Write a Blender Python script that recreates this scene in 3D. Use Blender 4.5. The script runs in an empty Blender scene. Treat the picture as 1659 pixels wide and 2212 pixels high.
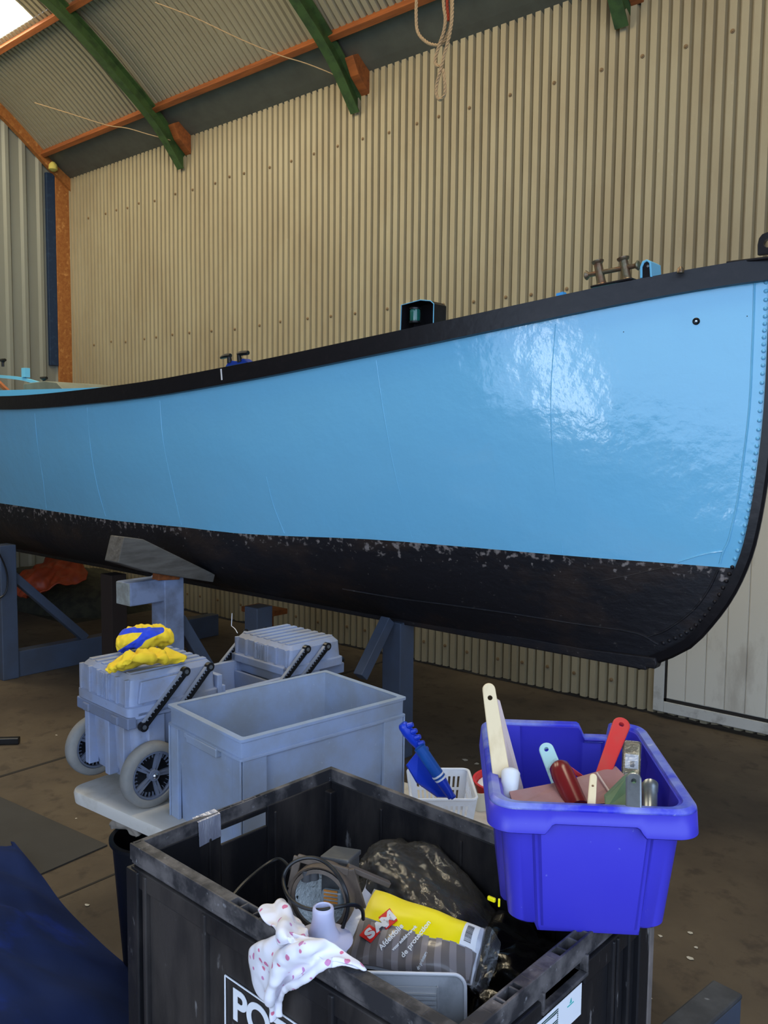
import bpy, bmesh, math, random
from mathutils import Vector, Matrix, noise, Euler
random.seed(7)
V = Vector
PI = math.pi
scene = bpy.context.scene
COL = scene.collection
R = math.radians

# ------------------------------------------------------------------ camera
CAM_H = 1.75
FPX, CX, CY = 1850.0, 829.5, 1106.0
pitch, yaw, roll = R(4.8), R(40.2), R(0.6)
F = V((-math.sin(yaw)*math.cos(pitch), math.cos(yaw)*math.cos(pitch), -math.sin(pitch)))
R0 = V((math.cos(yaw), math.sin(yaw), 0)); U0 = R0.cross(F)
RR = R0*math.cos(roll)+U0*math.sin(roll)
UU = -R0*math.sin(roll)+U0*math.cos(roll)
CP = V((0, 0, CAM_H))
cam_data = bpy.data.cameras.new('camera')
cam = bpy.data.objects.new('camera', cam_data); COL.objects.link(cam)
cam_data.sensor_fit = 'VERTICAL'; cam_data.sensor_height = 24.0
cam_data.lens = FPX/2212.0*24.0
cam_data.clip_start = 0.05; cam_data.clip_end = 200
m = Matrix((RR, UU, -F)).transposed().to_4x4(); m.translation = CP
cam.matrix_world = m
scene.camera = cam

def ray(x, y): return F+RR*((x-CX)/FPX)+UU*((CY-y)/FPX)
def onX(x, y, X): d = ray(x, y); return CP+d*(X/d.x)
def onY(x, y, Y): d = ray(x, y); return CP+d*(Y/d.y)
def onZ(x, y, Z): d = ray(x, y); return CP+d*((Z-CAM_H)/d.z)
def pd(x, y, d): return CP+ray(x, y)*d      # a measured point at depth d along the view axis

# ------------------------------------------------------------------ object helpers
class MB:
    def __init__(s): s.v = []; s.f = []; s.mi = []; s.cur = 0
    def add(s, vs, fs):
        o = len(s.v); s.v += [V(p) for p in vs]
        for f in fs: s.f.append([i+o for i in f]); s.mi.append(s.cur)
        return s
    def box(s, c, size, M=None):
        cx, cy, cz = c; sx, sy, sz = [a/2 for a in size]
        vs = [V((cx+a*sx, cy+b*sy, cz+d*sz)) for a in (-1, 1) for b in (-1, 1) for d in (-1, 1)]
        if M: vs = [M @ p for p in vs]
        return s.add(vs, [(0, 1, 3, 2), (4, 6, 7, 5), (0, 4, 5, 1), (2, 3, 7, 6), (0, 2, 6, 4), (1, 5, 7, 3)])
    def bb(s, x0, x1, y0, y1, z0, z1, M=None):
        return s.box(((x0+x1)/2, (y0+y1)/2, (z0+z1)/2), (x1-x0, y1-y0, z1-z0), M)
    def tube(s, pts, r, n=8, cap=True, closed=False):
        pts = [V(p) for p in pts]; N = len(pts)
        rs = r if isinstance(r, (list, tuple)) else [r]*N
        up = None; vs = []
        for i, p in enumerate(pts):
            if closed: t = pts[(i+1) % N]-pts[i-1]
            else: t = pts[min(i+1, N-1)]-pts[max(i-1, 0)]
            t.normalize()
            if up is None: up = V((0, 0, 1)) if abs(t.z) < .9 else V((1, 0, 0))
            a = up-t*up.dot(t)
            if a.length < 1e-6: a = t.orthogonal()
            a.normalize(); b = t.cross(a); up = a
            for k in range(n):
                q = 2*PI*k/n
                vs.append(p+(a*math.cos(q)+b*math.sin(q))*rs[i])
        fs = []
        for i in range(N if closed else N-1):
            for k in range(n):
                j = (i+1) % N
                fs.append((i*n+k, i*n+(k+1) % n, j*n+(k+1) % n, j*n+k))
        if cap and not closed:
            fs.append(tuple(range(n))[::-1]); fs.append(tuple((N-1)*n+k for k in range(n)))
        return s.add(vs, fs)
    def bar(s, a, b, w, h, up=(0, 0, 1)):
        a, b = V(a), V(b); t = (b-a).normalized(); up = V(up)
        sd = t.cross(up).normalized(); u = sd.cross(t)
        vs = [p+sd*(i*w/2)+u*(j*h/2) for p in (a, b) for i, j in ((-1, -1), (1, -1), (1, 1), (-1, 1))]
        return s.add(vs, [(0, 1, 2, 3), (7, 6, 5, 4), (0, 4, 5, 1), (1, 5, 6, 2), (2, 6, 7, 3), (3, 7, 4, 0)])
    def lathe(s, prof, n=24, M=None, cap=True):
        vs = []
        for r, z in prof:
            for k in range(n): vs.append(V((r*math.cos(2*PI*k/n), r*math.sin(2*PI*k/n), z)))
        if M: vs = [M @ p for p in vs]
        fs = [(i*n+k, i*n+(k+1) % n, (i+1)*n+(k+1) % n, (i+1)*n+k) for i in range(len(prof)-1) for k in range(n)]
        if cap: fs.append(tuple(range(n))[::-1]); fs.append(tuple((len(prof)-1)*n+k for k in range(n)))
        return s.add(vs, fs)
    def prism(s, poly, depth, M=None):
        n = len(poly)
        vs = [V((x, y, 0)) for x, y in poly]+[V((x, y, depth)) for x, y in poly]
        if M: vs = [M @ p for p in vs]
        fs = [tuple(range(n))[::-1], tuple(range(n, 2*n))]+[(i, (i+1) % n, n+(i+1) % n, n+i) for i in range(n)]
        return s.add(vs, fs)
    def loops(s, L, cap0=False, cap1=False):
        n = len(L[0]); vs = [p for l in L for p in l]
        fs = [(i*n+k, i*n+(k+1) % n, (i+1)*n+(k+1) % n, (i+1)*n+k) for i in range(len(L)-1) for k in range(n)]
        if cap0: fs.append(tuple(range(n))[::-1])
        if cap1: fs.append(tuple((len(L)-1)*n+k for k in range(n)))
        return s.add(vs, fs)
    def grid(s, P):
        nu, nv = len(P), len(P[0])
        vs = [p for r_ in P for p in r_]
        fs = [(i*nv+j, i*nv+j+1, (i+1)*nv+j+1, (i+1)*nv+j) for i in range(nu-1) for j in range(nv-1)]
        return s.add(vs, fs)
    def build(s, name, mat, parent=None, smooth=False, bevel=0, seg=2, solid=0, subsurf=0, angle=40, recalc=True):
        me = bpy.data.meshes.new(name)
        me.from_pydata([tuple(p) for p in s.v], [], s.f); me.validate()
        mats = mat if isinstance(mat, (list, tuple)) else [mat]
        for mm in mats: me.materials.append(mm)
        if len(mats) > 1:
            for p, k in zip(me.polygons, s.mi): p.material_index = k
        if recalc:
            b = bmesh.new(); b.from_mesh(me); bmesh.ops.recalc_face_normals(b, faces=b.faces); b.to_mesh(me); b.free()
        if smooth:
            for p in me.polygons: p.use_smooth = True
            if angle < 180: me.set_sharp_from_angle(angle=R(angle))
        o = bpy.data.objects.new(name, me); COL.objects.link(o)
        if parent:
            o.parent = parent
        if solid:
            md = o.modifiers.new('solid', 'SOLIDIFY'); md.thickness = solid; md.offset = 0
        if subsurf:
            md = o.modifiers.new('sub', 'SUBSURF'); md.levels = subsurf; md.render_levels = subsurf
        if bevel:
            md = o.modifiers.new('bevel', 'BEVEL'); md.width = bevel; md.segments = seg; md.limit_method = 'ANGLE'; md.angle_limit = R(35)
            md.harden_normals = False
        return o

def tag(o, label, cat, group=None, kind=None):
    o['label'] = label; o['category'] = cat
    if group: o['group'] = group
    if kind: o['kind'] = kind
    return o
def thing(name, label, cat, loc=(0, 0, 0), rz=0, group=None):
    o = bpy.data.objects.new(name, None); COL.objects.link(o)
    o.empty_display_size = .05
    o.location = loc; o.rotation_euler = (0, 0, rz)
    return tag(o, label, cat, group)
def thingM(name, label, cat, M, group=None):
    o = thing(name, label, cat, (0, 0, 0), 0, group); o.matrix_world = M; return o
def struct(o): o['kind'] = 'structure'; return o
def lab(o, t): o['label'] = t; return o
def drill(o, p, d, r, depth=.1, bev=0):
    """cut a round hole through a part (p, d in the mesh's own coordinates)"""
    c = MB(); d = V(d).normalized(); c.tube([V(p)-d*depth/2, V(p)+d*depth/2], r, 20)
    co = c.build('cutter', o.data.materials[0])
    if bev:
        mb_ = o.modifiers.new('v', 'BEVEL'); mb_.width = bev; mb_.segments = 2; mb_.limit_method = 'ANGLE'; mb_.angle_limit = R(60)
    keep = o.matrix_world.copy(); par = o.parent
    o.parent = None; o.matrix_world = Matrix.Identity(4)
    md = o.modifiers.new('b', 'BOOLEAN'); md.object = co; md.operation = 'DIFFERENCE'; md.solver = 'EXACT'
    dg = bpy.context.evaluated_depsgraph_get()
    me = bpy.data.meshes.new_from_object(o.evaluated_get(dg))
    o.modifiers.clear(); old = o.data; o.data = me
    bpy.data.objects.remove(co)
    o.parent = par
    return o
def text(name, body, size, M, mat, parent=None, extr=.0006, bold=0.0, ax='LEFT', shear=0, space=1.0):
    cu = bpy.data.curves.new(name, 'FONT'); cu.body = body; cu.size = size; cu.extrude = extr; cu.offset = bold
    cu.align_x = ax; cu.shear = shear; cu.space_character = space
    t = bpy.data.objects.new('tmp', cu); COL.objects.link(t)
    dg = bpy.context.evaluated_depsgraph_get()
    me = bpy.data.meshes.new_from_object(t.evaluated_get(dg))
    bpy.data.objects.remove(t)
    me.transform(M); me.materials.clear(); me.materials.append(mat)
    o = bpy.data.objects.new(name, me); COL.objects.link(o)
    if parent: o.parent = parent
    return o
def frame(o, u, v):
    """matrix with x along u, y towards v, z = normal"""
    u = V(u).normalized(); v = V(v); v = (v-u*v.dot(u)).normalized(); w = u.cross(v)
    M = Matrix((u, v, w)).transposed().to_4x4(); M.translation = V(o); return M
def cr(p0, p1, p2, p3, t):
    return (p1*2+(p2-p0)*t+(p0*2-p1*5+p2*4-p3)*t*t+(p1*3-p0-p2*3+p3)*t*t*t)*.5
def crs(P, u):
    n = len(P)-1; x = min(max(u, 0), 1)*n; i = min(int(x), n-1); t = x-i
    g = lambda k: P[k] if 0 <= k <= n else (P[0]*2-P[1] if k < 0 else P[n]*2-P[n-1])
    return cr(g(i-1), g(i), g(i+1), g(i+2), t)
def curve(P, n): P = [V(p) for p in P]; return [crs(P, k/n) for k in range(n+1)]
def net(rows, nu, nv, disp=None):
    rows = [[V(p) for p in r_] for r_ in rows]
    G = []
    for i in range(nu+1):
        u = i/nu; ln = []
        for j in range(nv+1):
            v = j/nv
            ln.append(crs([crs(r_, v) for r_ in rows], u))
        G.append(ln)
    if disp:
        H = [[p.copy() for p in r_] for r_ in G]
        for i in range(nu+1):
            for j in range(nv+1):
                a = G[min(i+1, nu)][j]-G[max(i-1, 0)][j]; b = G[i][min(j+1, nv)]-G[i][max(j-1, 0)]
                nn = a.cross(b)
                if nn.length > 1e-9: nn.normalize()
                H[i][j] = G[i][j]+nn*disp(i/nu, j/nv, G[i][j])
        G = H
    return G
def interp(T, x):
    T = sorted(T)
    if x <= T[0][0]: return T[0][1]
    for (a, b), (c, d) in zip(T, T[1:]):
        if x <= c: return b+(d-b)*(x-a)/(c-a)
    return T[-1][1]
def sinterp(T, x):      # smooth version
    T = sorted(T); n = len(T)
    if x <= T[0][0]: return T[0][1]
    if x >= T[-1][0]: return T[-1][1]
    for i in range(n-1):
        if x <= T[i+1][0]:
            x0, y0 = T[i]; x1, y1 = T[i+1]; h = x1-x0; t = (x-x0)/h
            m0 = (y1-T[i-1][1])/(x1-T[i-1][0]) if i > 0 else (y1-y0)/h
            m1 = (T[i+2][1]-y0)/(T[i+2][0]-x0) if i < n-2 else (y1-y0)/h
            return (2*t**3-3*t*t+1)*y0+(t**3-2*t*t+t)*h*m0+(3*t*t-2*t**3)*y1+(t**3-t*t)*h*m1

# ------------------------------------------------------------------ materials
def srgb(c):
    return tuple(((x/255)/12.92 if x/255 <= .04045 else ((x/255+.055)/1.055)**2.4) for x in c)+(1,)
def mat(name, rgb, rough=.6, metal=0, spec=.5, n1=None, n2=None, bump=0, bscale=40, coat=0, trans=0, alpha=1, stretch=(1, 1, 1), ior=1.45, sss=0):
    """n1/n2 = (rgb, scale, threshold, softness, amount): blotches of another colour"""
    m = bpy.data.materials.new(name); m.use_nodes = True; nt = m.node_tree; N = nt.nodes; L = nt.links
    b = N['Principled BSDF']
    b.inputs['Roughness'].default_value = rough; b.inputs['Metallic'].default_value = metal
    b.inputs['Specular IOR Level'].default_value = spec; b.inputs['Coat Weight'].default_value = coat
    b.inputs['Coat Roughness'].default_value = .08
    b.inputs['Transmission Weight'].default_value = trans; b.inputs['Alpha'].default_value = alpha
    b.inputs['IOR'].default_value = ior
    tc = N.new('ShaderNodeTexCoord'); mp = N.new('ShaderNodeMapping'); mp.inputs['Scale'].default_value = stretch
    L.new(tc.outputs['Object'], mp.inputs['Vector'])
    col = None
    base = N.new('ShaderNodeRGB'); base.outputs[0].default_value = srgb(rgb); col = base.outputs[0]
    for k, nn in enumerate((n1, n2)):
        if not nn: continue
        c2, sc, th, so, am = nn
        tx = N.new('ShaderNodeTexNoise'); tx.inputs['Scale'].default_value = sc; tx.inputs['Detail'].default_value = 8
        tx.inputs['Roughness'].default_value = .6
        L.new(mp.outputs[0], tx.inputs['Vector'])
        rp = N.new('ShaderNodeValToRGB'); rp.color_ramp.elements[0].position = max(0, th-so); rp.color_ramp.elements[1].position = min(1, th+so)
        rp.color_ramp.elements[1].color = (am, am, am, 1)
        L.new(tx.outputs['Fac'], rp.inputs[0])
        mx = N.new('ShaderNodeMix'); mx.data_type = 'RGBA'
        L.new(rp.outputs[0], mx.inputs['Factor']); L.new(col, mx.inputs['A']); mx.inputs['B'].default_value = srgb(c2)
        col = mx.outputs['Result']
    L.new(col, b.inputs['Base Color'])
    if bump:
        tx = N.new('ShaderNodeTexNoise'); tx.inputs['Scale'].default_value = bscale; tx.inputs['Detail'].default_value = 6
        L.new(mp.outputs[0], tx.inputs['Vector'])
        bp = N.new('ShaderNodeBump'); bp.inputs['Strength'].default_value = bump; bp.inputs['Distance'].default_value = .01
        L.new(tx.outputs['Fac'], bp.inputs['Height']); L.new(bp.outputs[0], b.inputs['Normal'])
    return m

M_wall = mat('wall_sheet', (156, 146, 120), .5, n1=((138, 124, 98), 3, .55, .15, .7), n2=((180, 172, 150), 30, .72, .04, .5), stretch=(1, 1, .35), bump=.05)
M_roof = mat('roof_sheet', (148, 142, 122), .6, n1=((140, 132, 112), 3, .5, .2, .6))
M_end = mat('end_sheet', (128, 130, 122), .5, n1=((118, 116, 104), 4, .5, .2, .5), stretch=(1, 1, .3))
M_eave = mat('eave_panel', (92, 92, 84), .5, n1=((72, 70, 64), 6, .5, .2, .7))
M_purlin = mat('purlin_wood', (150, 84, 38), .7, n1=((104, 56, 26), 9, .5, .15, .8), stretch=(.3, 3, 3))
M_osb = mat('strand_board', (156, 98, 46), .75, n1=((140, 82, 34), 26, .5, .06, .8), n2=((204, 146, 84), 18, .62, .05, .6))
M_green = mat('green_steel', (58, 82, 42), .5, n1=((38, 54, 30), 12, .55, .1, .8))
M_floor = mat('floor_concrete', (92, 80, 64), .85, n1=((62, 52, 42), 1.6, .5, .14, .8), n2=((54, 44, 36), 9, .6, .06, .6), bump=.15, bscale=30)
M_door = mat('door_panel', (205, 200, 186), .5, n1=((150, 140, 124), 6, .62, .08, .5), stretch=(1, 1, .4))
M_doorfr = mat('door_frame', (190, 188, 180), .5, n1=((120, 112, 100), 8, .6, .08, .6))
M_dark = mat('dark_gap', (40, 36, 32), .9)
M_hullblue = None
M_blackpaint = mat('black_paint', (20, 18, 21), .36, spec=.35, n1=((32, 28, 30), 18, .6, .08, .6), bump=.12, bscale=25)
M_bottom = mat('antifouling', (22, 21, 26), .55, n1=((50, 38, 32), 4, .58, .06, .7), n2=((84, 78, 74), 55, .68, .03, .7), bump=.5, bscale=28, stretch=(.6, .6, 1))
nt = M_bottom.node_tree; N = nt.nodes; L_ = nt.links; pb_ = N['Principled BSDF']
tc_ = N.new('ShaderNodeTexCoord'); sx_ = N.new('ShaderNodeSeparateXYZ'); L_.new(tc_.outputs['Object'], sx_.inputs[0])
mr_ = N.new('ShaderNodeMapRange'); mr_.inputs[1].default_value = 1.12; mr_.inputs[2].default_value = 1.25; L_.new(sx_.outputs['Z'], mr_.inputs[0])
tn_ = N.new('ShaderNodeTexNoise'); tn_.inputs['Scale'].default_value = 34; tn_.inputs['Detail'].default_value = 9; L_.new(tc_.outputs['Object'], tn_.inputs['Vector'])
ad_ = N.new('ShaderNodeMath'); ad_.operation = 'MULTIPLY_ADD'; ad_.inputs[1].default_value = .22; L_.new(mr_.outputs[0], ad_.inputs[0]); L_.new(tn_.outputs['Fac'], ad_.inputs[2])
rp_ = N.new('ShaderNodeValToRGB'); rp_.color_ramp.elements[0].position = .72; rp_.color_ramp.elements[1].position = .82; L_.new(ad_.outputs[0], rp_.inputs[0])
src_ = pb_.inputs['Base Color'].links[0].from_socket; mx_ = N.new('ShaderNodeMix'); mx_.data_type = 'RGBA'
L_.new(rp_.outputs[0], mx_.inputs['Factor']); L_.new(src_, mx_.inputs['A']); mx_.inputs['B'].default_value = srgb((132, 122, 116)); L_.new(mx_.outputs['Result'], pb_.inputs['Base Color'])
M_bronze = mat('bronze', (112, 112, 92), .4, metal=.7, n1=((120, 78, 58), 22, .5, .12, .8), bump=.2, bscale=60)
M_greybl = mat('grey_blue_plastic', (148, 164, 194), .45, n1=((138, 144, 150), 5, .5, .12, .75), n2=((190, 196, 206), 60, .7, .04, .35))
M_toolbox = mat('toolbox_plastic', (142, 154, 182), .5, n1=((138, 134, 130), 5, .54, .1, .75), n2=((120, 126, 140), 40, .66, .05, .4))
M_armgrey = mat('arm_grey', (120, 126, 138), .5)
M_tooldk = mat('toolbox_dark', (112, 122, 146), .55, n1=((110, 108, 104), 8, .55, .1, .5))
M_tyre = mat('dusty_tyre', (118, 118, 116), .8, n1=((150, 144, 134), 9, .5, .12, .6))
M_wheel = mat('wheel_plastic', (104, 112, 130), .5, n1=((112, 112, 112), 12, .55, .1, .5))
M_chrome = mat('chrome', (200, 205, 212), .2, metal=1)
M_black = mat('black_plastic', (18, 18, 20), .4)
M_table = mat('table_top', (206, 200, 190), .5, n1=((160, 148, 128), 7, .56, .1, .7), n2=((110, 104, 96), 60, .74, .02, .5))
M_crate = mat('dirty_black_crate', (24, 23, 26), .5, n1=((70, 64, 60), 6, .54, .09, .7), n2=((150, 146, 144), 20, .67, .03, .65), stretch=(1, 1, .35), bump=.15, bscale=50)
M_cratetop = mat('crate_rim', (44, 43, 46), .6, n1=((118, 112, 110), 16, .52, .1, .7), n2=((150, 150, 152), 60, .68, .04, .6))
M_blue = mat('blue_tub_plastic', (62, 56, 190), .36, n1=((74, 70, 196), 3, .5, .2, .5), n2=((140, 146, 224), 60, .71, .015, .5), spec=.5)
M_bluedust = mat('blue_rim_dusty', (48, 48, 200), .4, n1=((146, 156, 205), 9, .50, .1, .75), n2=((190, 196, 220), 30, .66, .04, .6))
M_timber = mat('old_timber', (98, 94, 88), .85, n1=((70, 66, 60), 9, .5, .12, .8), stretch=(3, .5, 3), bump=.3, bscale=20)
M_greypaint = mat('grey_paint_timber', (128, 142, 172), .6, n1=((92, 96, 106), 6, .56, .1, .7), n2=((70, 66, 64), 40, .7, .04, .5))
M_endgrain = mat('timber_end', (160, 164, 160), .8, n1=((124, 120, 108), 16, .5, .1, .7))
M_steelblue = mat('blue_grey_steel', (72, 84, 104), .5, n1=((66, 70, 78), 5, .5, .15, .7))
M_yellow = mat('yellow_cloth', (240, 204, 44), .85, bump=.15, bscale=120)
M_orange = mat('orange_tarp', (176, 70, 34), .5, n1=((120, 44, 24), 6, .5, .15, .7))
M_olive = mat('dark_net', (52, 52, 40), .9, n1=((30, 30, 26), 12, .5, .1, .8))
M_navy = mat('navy_tarp', (24, 44, 98), .85, spec=.2, n1=((18, 34, 76), 3, .5, .15, .8), n2=((26, 56, 160), 1.6, .62, .05, .7), bump=.2, bscale=8)
M_bluetarp = mat('blue_tarp_bright', (22, 50, 168), .5)
M_mat = mat('rubber_mat', (62, 60, 58), .85, n1=((48, 46, 44), 4, .5, .2, .6))
M_wood = mat('light_wood', (232, 208, 164), .6, n1=((206, 178, 132), 30, .6, .08, .5), stretch=(1, 1, .3))
M_woodp = mat('pale_pink_wood', (206, 184, 180), .7, n1=((190, 168, 160), 10, .5, .15, .6))
M_white = mat('white_plastic', (225, 226, 230), .4, n1=((196, 190, 180), 9, .62, .1, .5))
M_lav = mat('pale_lilac_plastic', (196, 196, 222), .4)
M_red = mat('red_plastic', (208, 50, 50), .4, n1=((190, 80, 70), 14, .6, .1, .5))
M_maroon = mat('dark_red_wood', (120, 28, 32), .25, n1=((92, 20, 24), 12, .5, .15, .6))
M_teal = mat('pale_teal_plastic', (172, 208, 206), .45, n1=((110, 120, 112), 24, .62, .05, .7))
M_steel = mat('steel', (150, 155, 160), .35, metal=.8, n1=((105, 108, 110), 20, .55, .08, .6))
M_alu = mat('aluminium', (186, 188, 192), .35, metal=.15, n1=((120, 122, 126), 20, .6, .1, .5))
M_sand = mat('sandpaper_back', (158, 116, 116), .8, n1=((180, 150, 146), 8, .55, .12, .6))
M_sgreen = mat('olive_green_plastic', (94, 122, 90), .5, n1=((70, 86, 66), 14, .5, .15, .6))
M_bristle = mat('brush_bristle', (176, 160, 120), .6, n1=((140, 124, 90), 40, .5, .1, .7), stretch=(4, 4, .5))
M_paper = mat('white_label', (238, 240, 244), .5)
M_ink = mat('black_ink', (22, 22, 24), .6)
M_brown = mat('brown_lamp_paint', (104, 90, 78), .55, n1=((74, 64, 56), 20, .5, .12, .7))
M_greybox = mat('grey_junction_box', (66, 66, 68), .6, n1=((110, 106, 98), 12, .55, .1, .6))
M_refl = mat('reflector', (206, 212, 212), .25, metal=.2, bump=1.0, bscale=130)
M_amber = mat('amber_bulb', (200, 130, 60), .25)
M_glassy = mat('frosted_glass', (205, 215, 220), .3, trans=.5)
M_cratefill = mat('black_sheeting', (12, 12, 14), .2, n1=((26, 26, 28), 8, .6, .08, .6), bump=.5, bscale=14)
M_tape = mat('silver_tape', (176, 178, 196), .3, metal=.5, n1=((214, 216, 228), 30, .55, .08, .7), bump=.5, bscale=40, stretch=(1, 2, .5))
M_packyel = mat('pack_yellow', (255, 236, 8), .4)
M_packred = mat('pack_red', (226, 38, 36), .4)
M_packgr1 = mat('pack_grey', (112, 106, 106), .35, coat=.4)
M_packgr2 = mat('pack_light_grey', (140, 134, 138), .35, coat=.4)
M_packclear = mat('clear_film_over_white', (205, 208, 220), .25, coat=.5, n1=((160, 160, 166), 9, .5, .15, .6), bump=.4, bscale=20)
M_rope = mat('hemp_rope', (160, 136, 104), .85, bump=.6, bscale=90)
M_ropered = mat('red_rope', (156, 60, 40), .85)
M_skyglow = bpy.data.materials.new('rooflight'); M_skyglow.use_nodes = True
bb_ = M_skyglow.node_tree.nodes['Principled BSDF']
bb_.inputs['Base Color'].default_value = (.8, .78, .66, 1)
bb_.inputs['Emission Color'].default_value = (1, .93, .72, 1); bb_.inputs['Emission Strength'].default_value = 9
M_greenlens = mat('green_lens', (30, 96, 84), .15, coat=.6)
M_teallabel = mat('teal_print', (60, 190, 180), .5)
M_greengrey = mat('hatch_grey', (116, 122, 112), .6, n1=((90, 94, 86), 6, .5, .15, .6))
M_blueacc = mat('bright_blue_plastic', (24, 60, 190), .35, n1=((120, 140, 190), 14, .66, .08, .5))
M_bluetube = mat('mid_blue_plastic', (24, 80, 160), .4, n1=((40, 110, 190), 14, .6, .1, .5))
M_tin = mat('tin_cream', (206, 196, 170), .5)
M_cleatblue = mat('cleat_base_blue', (30, 60, 150), .4)
M_insul = mat('yellow_foam', (190, 176, 90), .9, bump=.5)

# clear plastic wrap
M_clear = mat('clear_film', (235, 238, 242), .12, spec=.6, bump=.6, bscale=30)
nt = M_clear.node_tree; N = nt.nodes
for n_ in list(N):
    if n_.type not in ('OUTPUT_MATERIAL', 'BUMP', 'TEX_NOISE', 'TEX_COORD', 'MAPPING'): N.remove(n_)
tr_ = N.new('ShaderNodeBsdfTransparent'); tr_.inputs[0].default_value = (.93, .93, .94, 1)
gl_ = N.new('ShaderNodeBsdfGlossy'); gl_.inputs['Roughness'].default_value = .1
fr_ = N.new('ShaderNodeFresnel'); fr_.inputs['IOR'].default_value = 1.5
mx_ = N.new('ShaderNodeMixShader'); bp_ = [n_ for n_ in N if n_.type == 'BUMP'][0]
nt.links.new(bp_.outputs[0], gl_.inputs['Normal']); nt.links.new(bp_.outputs[0], fr_.inputs['Normal'])
nt.links.new(fr_.outputs[0], mx_.inputs[0]); nt.links.new(tr_.outputs[0], mx_.inputs[1]); nt.links.new(gl_.outputs[0], mx_.inputs[2])
df_ = N.new('ShaderNodeBsdfDiffuse'); df_.inputs[0].default_value = (.8, .82, .86, 1)
m2_ = N.new('ShaderNodeMixShader'); m2_.inputs[0].default_value = .05
nt.links.new(mx_.outputs[0], m2_.inputs[1]); nt.links.new(df_.outputs[0], m2_.inputs[2])
nt.links.new(m2_.outputs[0], [n_ for n_ in N if n_.type == 'OUTPUT_MATERIAL'][0].inputs[0])

# floral rag
def floral():
    m = mat('floral_cotton', (240, 238, 244), .85)
    nt = m.node_tree; N = nt.nodes; L = nt.links; b = N['Principled BSDF']
    tc = N.new('ShaderNodeTexCoord')
    vo = N.new('ShaderNodeTexVoronoi'); vo.inputs['Scale'].default_value = 52
    L.new(tc.outputs['Object'], vo.inputs['Vector'])
    rp = N.new('ShaderNodeValToRGB'); rp.color_ramp.elements[0].position = .27; rp.color_ramp.elements[1].position = .32
    rp.color_ramp.elements[0].color = (1, 1, 1, 1); rp.color_ramp.elements[1].color = (0, 0, 0, 1)
    no = N.new('ShaderNodeTexNoise'); no.inputs['Scale'].default_value = 70
    L.new(tc.outputs['Object'], no.inputs['Vector'])
    ad = N.new('ShaderNodeMath'); ad.operation = 'MULTIPLY_ADD'; ad.inputs[1].default_value = .5; 
    L.new(no.outputs['Fac'], ad.inputs[0]); L.new(vo.outputs['Distance'], ad.inputs[2])
    sb = N.new('ShaderNodeMath'); sb.operation = 'SUBTRACT'; sb.inputs[1].default_value = .2
    L.new(ad.outputs[0], sb.inputs[0]); L.new(sb.outputs[0], rp.inputs[0])
    # only some cells carry a flower
    sx = N.new('ShaderNodeSeparateColor'); L.new(vo.outputs['Color'], sx.inputs[0])
    gt = N.new('ShaderNodeMath'); gt.operation = 'GREATER_THAN'; gt.inputs[1].default_value = .40
    L.new(sx.outputs[0], gt.inputs[0])
    mu = N.new('ShaderNodeMath'); mu.operation = 'MULTIPLY'; L.new(gt.outputs[0], mu.inputs[0]); L.new(rp.outputs[0], mu.inputs[1])
    hc = N.new('ShaderNodeValToRGB'); hc.color_ramp.elements[0].color = srgb((206, 150, 200)); hc.color_ramp.elements[1].color = srgb((222, 112, 140))
    L.new(sx.outputs[1], hc.inputs[0])
    mx = N.new('ShaderNodeMix'); mx.data_type = 'RGBA'
    L.new(mu.outputs[0], mx.inputs['Factor']); mx.inputs['A'].default_value = srgb((240, 238, 246)); L.new(hc.outputs[0], mx.inputs['B'])
    L.new(mx.outputs['Result'], b.inputs['Base Color'])
    return m
M_floral = floral()

# yellow rag with blue print: blue stripes of their own shape
def printed():
    m = mat('yellow_blue_print', (240, 204, 44), .85)
    nt = m.node_tree; N = nt.nodes; L = nt.links; b = N['Principled BSDF']
    at = N.new('ShaderNodeAttribute'); at.attribute_name = 'print'
    rp = N.new('ShaderNodeValToRGB'); rp.color_ramp.elements[0].position = .48; rp.color_ramp.elements[1].position = .52
    rp.color_ramp.elements[0].color = srgb((240, 204, 44)); rp.color_ramp.elements[1].color = srgb((44, 72, 205))
    L.new(at.outputs['Fac'], rp.inputs[0]); L.new(rp.outputs[0], b.inputs['Base Color'])
    return m
M_print = printed()

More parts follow.
